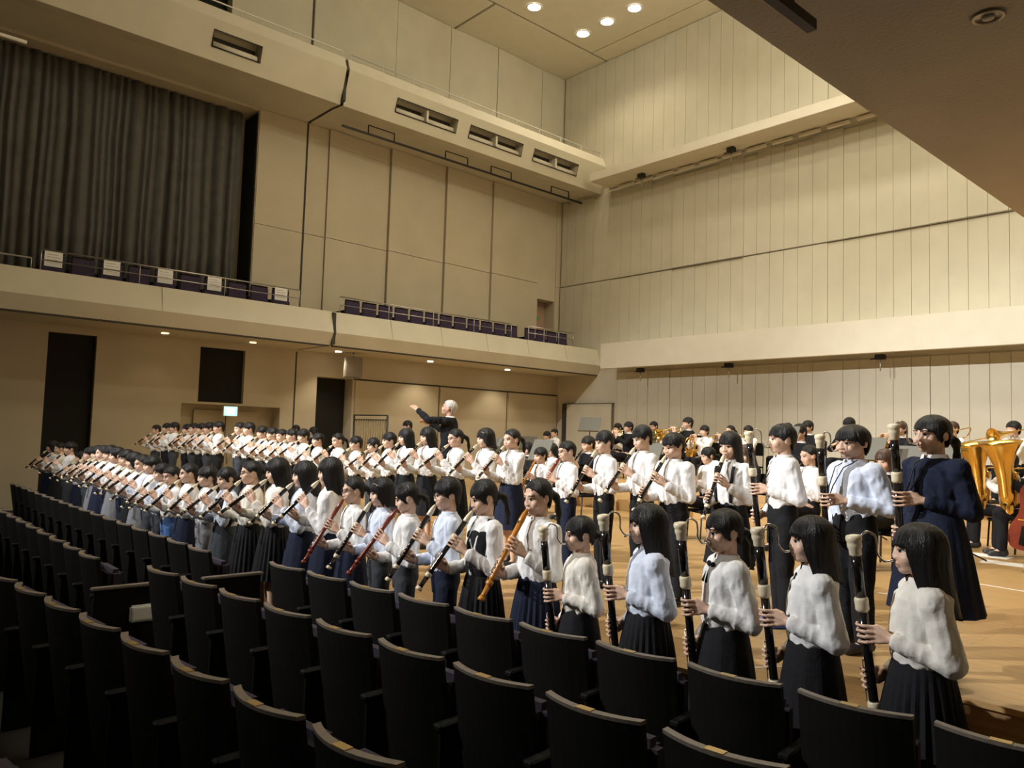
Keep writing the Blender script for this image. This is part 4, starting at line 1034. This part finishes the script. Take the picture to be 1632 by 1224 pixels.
by = [4.91, 5.21, 4.91, 5.21, 4.91, 5.21, 4.91, 5.21, 4.91, 5.21, 4.91, 5.21, 4.91, 5.21, 4.91, 5.21, 4.91, 5.21, 4.91, 5.21]
for i, (x, h) in enumerate(zip(bx, bh)):
    st_ = ('boy', 'bangs_tied', 'boy', 'tied', 'boy', 'bowl', 'boy', 'boy')[i % 8] if i < 5 else ('boy', 'bowl', 'boy', 'crop')[i % 4]
    BACK.append((x, by[i], h, 160+(i*7) % 13, ('alto', 'alto_b')[i % 2], 'alto', (st_, 3+i % 3), 'white', ('trousers', ('blackcloth', 'charcoal')[i % 2]), '%s in white shirt' % ('boy' if st_ in ('boy', 'bowl', 'crop') else 'girl'), {}))

# settled standing positions: x, y, height
FRONT_POS = [(-1.3, 3.49, 1.44), (-1.75, 3.44, 1.43), (-2.17, 3.38, 1.43), (-2.59, 3.31, 1.42), (-3.02, 3.25, 1.32), (-3.41, 3.29, 1.51), (-3.78, 3.17, 1.48), (-4.17, 3.18, 1.47), (-4.57, 3.13, 1.41), (-4.95, 3.16, 1.42), (-5.32, 3.14, 1.41), (-5.7, 3.14, 1.54), (-6.14, 3.14, 1.49), (-6.56, 3.09, 1.5), (-6.97, 3.03, 1.46), (-7.37, 2.96, 1.38), (-7.78, 2.93, 1.37), (-8.21, 2.9, 1.38), (-8.6, 2.86, 1.33), (-8.99, 2.88, 1.34), (-9.4, 2.9, 1.41), (-9.81, 2.92, 1.41), (-10.22, 2.94, 1.42), (-10.65, 2.97, 1.44), (-11.07, 2.97, 1.46), (-11.51, 3.0, 1.47), (-11.94, 3.02, 1.46), (-12.37, 3.06, 1.44), (-12.79, 3.06, 1.41), (-13.7, 3.15, 1.32), (-14.35, 3.13, 1.45), (-15.5, 3.22, 1.41), (-15.9, 3.18, 1.43)]
BACK_POS = [(-1.68, 4.7, 1.45), (-2.2, 4.85, 1.39), (-2.79, 5.05, 1.4), (-3.21, 5.05, 1.34), (-3.68, 5.0, 1.32), (-4.07, 5.1, 1.38), (-4.44, 5.05, 1.33), (-4.88, 5.05, 1.23), (-5.95, 5.75, 1.15), (-5.63, 5.05, 1.33), (-6.03, 5.05, 1.33), (-6.52, 5.05, 1.32), (-7.03, 5.05, 1.33), (-7.44, 5.04, 1.31), (-7.8, 5.05, 1.26), (-8.15, 5.05, 1.19), (-8.56, 5.05, 1.2), (-9.01, 5.05, 1.23), (-9.55, 5.05, 1.22), (-9.92, 5.02, 1.27), (-10.28, 5.03, 1.27), (-10.65, 5.05, 1.26), (-11.01, 5.07, 1.28), (-11.39, 5.08, 1.3), (-11.79, 5.04, 1.35), (-12.19, 5.06, 1.35), (-13.04, 5.05, 1.36), (-13.45, 5.04, 1.34), (-13.82, 5.05, 1.32), (-14.19, 5.05, 1.32), (-14.56, 5.06, 1.3), (-15.22, 5.05, 1.33), (-15.64, 5.05, 1.31), (-16.27, 5.05, 1.27)]
FRONT = [(*p, *r[3:]) for p, r in zip(FRONT_POS, FRONT)]
BACK = [(*p, *r[3:]) for p, r in zip(BACK_POS, BACK)]
for L_, ids in ((FRONT, range(5, 12)), (BACK, (5, 6))):   # slender children standing shoulder to shoulder
    for i in ids: L_[i][10]['wide'] = .92
RK = {'alto': 'black and ivory alto recorder', 'tenor': 'black and ivory tenor recorder', 'wood': 'red brown wooden recorder', 'orange': 'golden wooden recorder', 'bass': 'black and ivory bass recorder'}
for row, z, L in (('front', 0.0, FRONT), ('back', .5, BACK)):
    for i, (x, y, h, rz, pose, rec, hd, top, low, look, ex) in enumerate(L):
        ex = dict(ex); n = ordinal(i+1)
        lab = look+', %s from right in %s row' % (n, row)
        if len(lab.split()) > 16: lab = look
        dist = math.hypot(x, y)
        person(x, y, z, h, rz, pose, lab, hd, top, low, face=dist < 10.5, group='recorder players standing in the %s row' % row, **ex)
        recorder(rec, x, y, z, h, rz, pose, '%s of the %s player from right in the %s row' % (RK[rec], n, row), wide=ex.get('wide', 1.0), strap=(rec == 'bass' and row == 'back'))

# ================================================================ CONDUCTOR AND ORCHESTRA
pod = empty('conductor_podium', (-9.55, 7.25, .5), R(40), label='low wooden podium under the grey-haired conductor', cat='podium')
box('deck', -.5, .5, -.5, .5, .10, .13, M['stage'], pod, bev=.006)
box('plinth', -.46, .46, -.46, .46, 0, .10, M['stepwood'], pod)
M['suit'] = cloth('black_suit_cloth', (.010, .010, .013))
person(-9.55, 7.25, .63, 1.66, 130, 'conduct', 'grey-haired conductor in black suit raising his hand before the orchestra', ('old', 40), 'suit', ('trousers', 'suit'), skin='skin2', hairm='hair_grey', collar='white', wide=1.02, sub='jacket')

# orchestra chairs
def chair_mesh():
    P = []
    bm = bmesh.new(); b_box(bm, -.20, .20, -.20, .20, .315, .350); bmesh.ops.bevel(bm, geom=bm.edges[:], offset=.012, segments=2, affect='EDGES'); P.append(('seat', bm_mesh('seat', bm), M['blackcloth']))
    bm = bmesh.new(); b_box(bm, -.19, .19, -.235, -.205, .55, .80); bmesh.ops.bevel(bm, geom=bm.edges[:], offset=.012, segments=2, affect='EDGES'); P.append(('backrest', bm_mesh('backrest', bm), M['blackcloth']))
    for sx in (-1, 1):
        bm = bmesh.new(); b_tube(bm, [(sx*.18, .17, .325), (sx*.19, .19, .002)], .011, 6); P.append(('leg', bm_mesh('leg', bm, True), M['metal_dark']))
        bm = bmesh.new(); b_tube(bm, [(sx*.18, -.225, .78), (sx*.18, -.205, .32), (sx*.19, -.21, .002)], .011, 6); P.append(('leg', bm_mesh('leg', bm, True), M['metal_dark']))
    return P
OCH = chair_mesh()
# instruments: same convention as the recorders (axis -Z from the mouthpiece, +Y up side)
def bell(r, L, rb=.006): return [(L*t, rb+(r-rb)*(t**3.2)) for t in (0, .2, .4, .6, .75, .85, .93, .98, 1.0)]+[(L*.985, r*.93), (L*.9, r*.6)]
def make_instr(kind):
    P = []; D = (0, 0, -1)
    def add(name, m, fn, smooth=True):
        bm = bmesh.new(); fn(bm); P.append((name, bm_mesh(name, bm, smooth), m))
    if kind == 'trumpet':
        add('mouthpiece', M['silver'], lambda bm: b_lathe(bm, [(0, .013), (.01, .011), (.03, .005), (.08, .005)], (0, 0, 0), D, 12))
        add('tubing', M['brass'], lambda bm: b_tube(bm, smooth_curve([(0, 0, -.08), (0, 0, -.30), (0, -.012, -.38), (0, -.05, -.40), (0, -.09, -.37), (0, -.10, -.30), (0, -.10, -.12), (0, -.085, -.07), (0, -.05, -.05), (.02, -.012, -.07), (.02, -.004, -.20)], 5), .0065, 8))
        add('bell', M['brass'], lambda bm: b_lathe(bm, bell(.062, .34), (.02, -.004, -.18), D, 20))
        for i in range(3): add('valve', M['silver'], lambda bm: b_lathe(bm, [(-.11, .010), (-.10, .011), (.03, .011), (.035, .005), (.055, .004), (.057, .009), (.06, .009)], (.008, 0, -.19-.026*i), (0, 1, 0), 10))
    elif kind == 'trombone':
        add('mouthpiece', M['silver'], lambda bm: b_lathe(bm, [(0, .016), (.01, .013), (.04, .006), (.09, .006)], (0, 0, 0), D, 12))
        add('slide', M['brass'], lambda bm: b_tube(bm, smooth_curve([(0, 0, -.08), (0, 0, -.72), (0, -.02, -.79), (0, -.06, -.81), (0, -.10, -.79), (0, -.12, -.72), (0, -.12, -.10)], 5), .0072, 8))
        add('bell', M['brass'], lambda bm: b_lathe(bm, bell(.11, .55), (-.09, .02, .22), D, 24))
        add('tuning_slide', M['brass'], lambda bm: b_tube(bm, smooth_curve([(-.09, .02, .22), (-.09, .02, .30), (-.06, .0, .36), (-.02, -.08, .34), (0, -.12, .26), (0, -.12, -.10)], 5), .008, 8))
        add('brace', M['silver'], lambda bm: (b_tube(bm, [(0, 0, -.14), (0, -.12, -.14)], .005, 6), b_tube(bm, [(-.09, .02, .05), (0, -.12, .05)], .005, 6)))
    elif kind == 'horn':
        add('mouthpiece', M['silver'], lambda bm: b_lathe(bm, [(0, .011), (.01, .009), (.05, .005), (.10, .005)], (0, 0, 0), D, 12))
        c = Vector((.05, -.16, -.28))
        def coil(bm):
            for r, o in ((.145, 0), (.125, .018), (.105, -.018)):
                b_tube(bm, [c+Vector((o, r*math.sin(t), r*math.cos(t))) for t in [2*math.pi*i/28 for i in range(29)]], .0085, 8)
            b_tube(bm, [(0, 0, -.1), (.02, -.01, -.16), c+Vector((0, .145, .0))], .006, 8)
        add('coil', M['brass'], coil)
        add('bell', M['brass'], lambda bm: b_lathe(bm, bell(.155, .36, .012), c+Vector((0, -.05, .10)), (.55, -.55, .45), 24))
        for i in range(4): add('valve', M['silver'], lambda bm: b_lathe(bm, [(-.03, .016), (.03, .016), (.034, .010)], c+Vector((-.02, .03*i-.03, .02)), (1, 0, 0), 10))
    elif kind == 'clarinet':
        add('mouthpiece', M['recblack'], lambda bm: b_lathe(bm, [(0, .004), (.05, .010), (.08, .012), (.085, .014), (.14, .014)], (0, 0, 0), D, 12))
        add('body', M['recblack'], lambda bm: b_lathe(bm, [(.14, .012), (.33, .0125), (.335, .0155), (.35, .0155), (.355, .0125), (.54, .014), (.58, .019), (.62, .030), (.622, .02)], (0, 0, 0), D, 14))
        def keys(bm):
            b_tube(bm, [(.006, .014, -.16), (.006, .014, -.52)], .0025, 5)
            for z in (.18, .22, .27, .31, .38, .42, .46, .51): b_lathe(bm, [(0, .007), (.004, .007)], (0, .012, -z), (0, 1, 0), 8)
        add('keywork', M['silver'], keys)
    elif kind == 'tuba':   # stands on the lap, bell up; origin = mouthpiece, axis frame of the player
        def body(bm):
            b_lathe(bm, [(0, .05), (.12, .075), (.30, .075), (.45, .095), (.58, .14), (.66, .19), (.70, .215), (.702, .205), (.66, .17), (.60, .12)], (-.10, .22, -.42), (-.06, .12, 1), 28)
        add('bell', M['brass'], body)
        add('outer_bow', M['brass'], lambda bm: b_tube(bm, smooth_curve([(-.10, .22, -.40), (-.09, .22, -.50), (-.02, .22, -.56), (.06, .22, -.52), (.08, .22, -.42), (.08, .22, -.10), (.06, .22, .0), (.02, .22, .03)], 6), [.055]*8+[.045]*12+[.035]*10+[.028]*13, 12))
        def loops(bm):
            for x, t in ((.0, .0), (.035, .03)): b_tube(bm, smooth_curve([(x, .14, -.05), (x+.03, .13, -.30), (x+.0, .13, -.42), (x-.05, .13, -.36), (x-.05, .13, -.1), (x, .14, -.05)], 6), .012, 8)
            b_tube(bm, smooth_curve([(0, .01, 0), (.02, .06, -.01), (.05, .12, -.02), (.05, .14, -.1)], 5), .007, 8)
        add('tubing', M['brass'], loops)
        add('mouthpiece', M['silver'], lambda bm: b_lathe(bm, [(0, .018), (.012, .015), (.05, .007)], (0, 0, 0), (.1, 1, -.1), 12))
        for i in range(3): add('valve', M['silver'], lambda bm: b_lathe(bm, [(-.2, .017), (-.03, .017), (-.02, .006), (0, .006), (.002, .014), (.006, .014)], (.0+.042*i, .10, -.06), (0, -.1, 1), 10))
    return P
INS = {k: make_instr(k) for k in ('trumpet', 'trombone', 'horn', 'clarinet', 'tuba')}
def stand(x, y, z, h, rz, label):
    s = empty('music_stand', (x, y, z), R(rz), label=label, cat='music stand', group='music stands of the orchestra')
    M.setdefault('stand_plate', mat('grey_green_stand_plate', (.15, .145, .115), .55))
    mx = Matrix.Translation((0, 0, h)) @ Matrix.Rotation(R(-22), 4, 'X')
    bm = bmesh.new(); b_box(bm, -.25, .25, -.006, .006, -.16, .18, mx); mesh_obj('desk', bm_mesh('desk', bm), M['stand_plate'], s)
    bm = bmesh.new(); b_box(bm, -.25, .25, -.06, .0, -.17, -.16, mx); mesh_obj('ledge', bm_mesh('ledge', bm), M['stand_plate'], s)
    tube('pole', [(0, 0, .06), (0, .01, h-.02)], .011, M['metal_dark'], s)
    for k in range(3):
        a = 2*math.pi*k/3; tube('foot', [(0, 0, .14), (.28*math.cos(a), .28*math.sin(a), .012)], .010, M['metal_dark'], s, seg=6)
# x, y, floor, top of head, facing (deg), pose, instrument, hair, top, label
OR = [
 (-13.77, 13.5, .5, 1.91, 165, 'stand_drum', None, ('bowl', 1), 'white', 'white-shirted percussionist standing at the far left before the back wall door'),
 (-14.31, 14.3, .5, 1.99, 168, 'stand_drum', None, ('crop', 19), 'white', 'second white-shirted percussionist close behind the first at far left'),
 (-10.16, 9.5, .5, 1.66, 172, 'sit_rest', None, ('shoulder', 2), 'blackcloth', 'seated girl in black looking over the shoulder of the tied-hair girl'),
 (-9.25, 9.2, .5, 1.66, 165, 'sit_reed', 'clarinet', ('bob', 10), 'white', 'seated clarinettist with dark bob behind the boy with glasses'),
 (-8.25, 9.0, .5, 1.80, 160, 'sit_reed', 'clarinet', ('boy', 23), 'suit', 'seated clarinettist in black suit and bow tie between two boys'),
 (-12.34, 14.5, .92, 2.16, 168, 'sit_reed', 'clarinet', ('bangs_tied', 3), 'white', 'seated girl in white behind, leftmost of the raised back row'),
 (-11.01, 13.3, .92, 2.16, 155, 'sit_brass', 'trumpet', ('bowl', 1), 'suit', 'trumpeter with glasses in black suit on the riser'),
 (-12.03, 15.5, .92, 2.24, 170, 'sit_rest', None, ('crop', 19), 'green_jacket', 'player in olive top sitting at the very back'),
 (-10.76, 14.5, .92, 2.10, 168, 'sit_brass', 'trombone', ('bangs_tied', 5), 'white', 'trombonist with fringe half hidden beside the standing trumpeter'),
 (-10.16, 14.3, .92, 2.30, 150, 'sit_brass', 'trumpet', ('boy', 25), 'suit', 'tallest trumpeter in dark suit on the back riser'),
 (-9.05, 13.3, .92, 2.10, 172, 'sit_brass', 'horn', ('bowl', 8), 'white', 'horn player in white shirt with low fringe on the riser'),
 (-9.28, 14.6, .92, 2.14, 160, 'sit_brass', 'trumpet', ('tied', 6), 'cream', 'brass player with hair tied back behind the long-haired girl'),
 (-8.67, 14.3, .92, 2.13, 172, 'sit_brass', 'trumpet', ('shoulder', 12), 'white', 'girl trumpeter in white with brown-black hair on the riser'),
 (-5.92, 8.8, .5, 1.70, 150, 'sit_reed', 'clarinet', ('bangs_tied', 7), 'white', 'seated clarinettist in white bending her head between two boys'),
 (-5.36, 8.8, .5, 1.74, 165, 'sit_rest', None, ('long', 14), 'blackcloth', 'seated player with brown long hair seen behind the long-haired girl'),
 (-8.40, 15.4, .92, 2.22, 165, 'sit_rest', None, ('boy', 26), 'suit', 'player at the back hidden by a bass recorder top'),
 (-6.07, 11.5, .70, 2.09, 158, 'sit_rest', None, ('boy', 27), 'suit', 'young man in black suit with white bow tie beside a grey stand'),
 (-7.38, 14.3, .92, 2.24, 160, 'sit_rest', None, ('boy', 23), 'suit', 'dark-haired player whose head shows above the bow tie man'),
 (-4.52, 8.8, .5, 1.76, 150, 'sit_reed', 'clarinet', ('tied', 15), 'white', 'seated girl in bright white blouse with tied hair, seen in profile'),
 (-6.57, 14.3, .92, 2.30, 172, 'sit_rest', None, ('bowl', 17), 'suit', 'player whose head shows just above the stout boy'),
 (-5.26, 13.3, .92, 2.20, 160, 'sit_brass', 'horn', ('boy', 25), 'suit', 'horn player in dark suit with brownish hair next to the navy dress'),
 (-4.81, 14.3, .92, 2.24, 150, 'sit_brass', 'trombone', ('crop', 28), 'white', 'trombonist in white shirt just right of the navy dress girl'),
 (-3.91, 14.3, .92, 2.25, 150, 'sit_brass', 'trombone', ('boy', 26), 'white', 'trombonist in white shirt at the right picture edge'),
 (-3.52, 8.5, .5, 1.74, 170, 'sit_reed', 'clarinet', ('shoulder', 2), 'blackcloth', 'seated player with reddish brown hair behind the stout boy'),
 (-3.20, 11.5, .5, 1.74, 120, 'sit_brass', 'tuba', ('boy', 27), 'white', 'tuba player in white shirt sitting right of the navy dress'),
 (-2.72, 10.9, .5, 1.76, 120, 'sit_brass', 'tuba', ('boy', 23), 'suit', 'second low brass player at the right picture edge'),
 (-13.99, 9.5, .5, 2.03, 150, 'stand_drum', None, ('boy', 26), 'suit', 'dark-haired player standing behind the row left of the conductor'),
 (-17.0, 8.4, .5, 1.87, 150, 'stand_drum', None, ('boy', 27), 'suit', 'leftmost dark-haired helper standing by the black doorway'),
 (-15.36, 8.0, .5, 1.83, 150, 'stand_drum', None, ('bob', 31), 'suit', 'dark-haired player standing just right of the doorway helper'),
]
def clip(lab, n):
    t = lab.split()[:n]
    while t[-1] in ('in', 'of', 'the', 'a', 'on', 'with', 'and', 'at', 'by', 'just', 'beside', 'behind', 'above', 'right', 'over', 'between', 'whose', 'two', 'very', 'her', 'black', 'white', 'dark', 'bright', 'long', 'low', 'shows', 'hidden', 'close'): t.pop()
    return ' '.join(t)
IN_NAME = {'trumpet': 'brass trumpet', 'trombone': 'brass trombone', 'horn': 'golden french horn', 'clarinet': 'black clarinet', 'tuba': 'shiny golden tuba'}
hb = {'hair_brown': (8, 14, 20, 21, 23)}
for i, (x, y, z, zt, rz, pose, ins, hd, top, lab) in enumerate(OR):
    sit = pose.startswith('sit'); h = (zt-z)/(1.45-(.315 if sit else 0))*1.45
    person(x, y, z, h, rz, pose, lab, hd, top, ('trousers_seated' if sit else 'trousers', 'blackcloth'), hairm='hair_brown' if i in hb['hair_brown'] else 'hair', face=(y < 12), group='orchestra players', tie='bow' if 'bow tie' in lab else None, collar='white' if top in ('suit', 'blackcloth') else True, glasses='glasses' in lab and i == 6)
    if sit:
        o = empty('orchestra_chair', (x, y, z), R(rz), label='black orchestra chair under the '+clip(lab, 10), cat='chair', group='orchestra chairs'); k = h/1.45; o.scale = (k, k, k)
        for nm, me, m in OCH: place_mesh(nm, me, m, o)
    if ins:
        a = POSES[pose]['axis']
        if ins == 'tuba': a = Matrix.Translation(POSES[pose]['mouth'])
        r = empty({'horn': 'french_horn'}.get(ins, ins), (0, 0, 0), label=IN_NAME[ins]+' of the '+clip(lab, 11), cat=ins, group='orchestra instruments')
        r.matrix_world = world_of(x, y, z, h, rz) @ a
        for nm, me, m in INS[ins]: place_mesh(nm, me, m, r)
for x, y, z, h, rz, lab in (
 (-5.75, 10.4, .5, 1.35, -10, 'large grey music stand right of the man with bow tie'),
 (-4.75, 10.9, .5, 1.22, -10, 'grey music stand right behind the stout boy'),
 (-4.3, 11.2, .5, 1.12, -8, 'grey music stand left of the navy dress girl'),
 (-3.85, 11.0, .5, 1.15, -8, 'dark music stand right of the navy dress girl'),
 (-11.9, 13.0, .92, 1.15, 20, 'tilted music stand near the back wall door'),
 (-9.6, 8.2, .5, 1.05, -10, 'music stand in front of the seated girl in black'),
 (-8.4, 8.1, .5, 1.05, -10, 'music stand in front of the suited clarinettist'),
 (-6.3, 8.0, .5, 1.05, -15, 'music stand in front of the bending clarinettist'),
 (-3.2, 9.75, .5, 1.0, -73, 'slim music stand in front of the tuba player'),
 (-13.5, 12.6, .5, 1.1, 0, 'dark music stand in front of the percussionists')): stand(x, y, z, h, rz+180-180, lab)
# tubular bells
M['bronze'] = mat('dull_bronze', (.34, .26, .14), .5, metal=.5)
tb = empty('tubular_bells', (-14.7, 9.0, .5), R(12), label='rack of golden tubular bells standing left of the conductor', cat='bells')
for s in (-1, 1):
    tube('upright', [(s*.52, 0, .03), (s*.52, 0, 1.62)], .022, M['metal_dark'], tb)
    tube('foot', [(s*.52, -.3, .03), (s*.52, .3, .03)], .025, M['metal_dark'], tb)
for zz in (1.62, 1.52): tube('top_bar', [(-.52, 0, zz), (.52, 0, zz)], .016, M['metal_dark'], tb)
tube('pedal_bar', [(-.52, 0, .25), (.52, 0, .25)], .016, M['metal_dark'], tb)
for i in range(13): tube('chime_tube', [(-.45+.075*i, 0, 1.54), (-.45+.075*i, 0, .40+.03*i)], .018, M['bronze'], tb)
# cello leaning at the right edge
M['cello'] = mat('red_brown_varnish', (.16, .03, .015), .25, var=.3, vscale=5)
ce = empty('cello', (-2.52, 9.45, .5), R(150), label='red brown cello standing at the right picture edge', cat='cello')
ce.rotation_euler = (R(14), 0, R(150))
bm = bmesh.new(); prof = []
for z, wx in ((.22, .02), (.225, .10), (.25, .16), (.30, .20), (.40, .218), (.48, .205), (.54, .165), (.60, .135), (.68, .13), (.74, .15), (.80, .168), (.87, .165), (.93, .13), (.955, .06), (.96, .02)): prof.append((z, wx))
L_ = [[bm.verts.new((s*wx, yy, z)) for z, wx in prof] for yy, s in ((-.06, -1), (-.06, 1), (.06, 1), (.06, -1))]
for a, b in zip(L_, L_[1:]+L_[:1]):
    for i in range(len(prof)-1): bm.faces.new((a[i], a[i+1], b[i+1], b[i]))
for i in (0, -1): bm.faces.new([l[i] for l in L_])
mesh_obj('body', bm_mesh('body', bm), M['cello'], ce)
box('fingerboard', -.025, .025, .07, .09, .62, 1.22, M['recblack'], ce)
tube('neck', [(0, .05, .94), (0, .06, 1.25), (0, .03, 1.40), (0, .0, 1.42)], .02, M['cello'], ce)
box('bridge', -.045, .045, .06, .14, .52, .53, M['recorange'], ce)
box('tailpiece', -.03, .03, .075, .09, .27, .47, M['recblack'], ce)
tube('endpin', [(0, 0, .23), (0, 0, 0)], .006, M['silver'], ce)
for s in (-1, 0, 1): tube('string', [(s*.012, .10, .47), (s*.008, .095, 1.24)], .0015, M['silver'], ce, seg=4)
for i, (x, y, a) in enumerate(((-3.15, 10.55, 20), (-2.85, 10.0, 40))):
    box('sheet_music', -.22, .22, -.15, .15, 0, .003, M['paper'], label=('white sheet of music on the floor by the slim stand', 'white sheet of music on the floor beside the cello')[i], cat='paper', group='sheets on the floor').location = (x, y, .5)
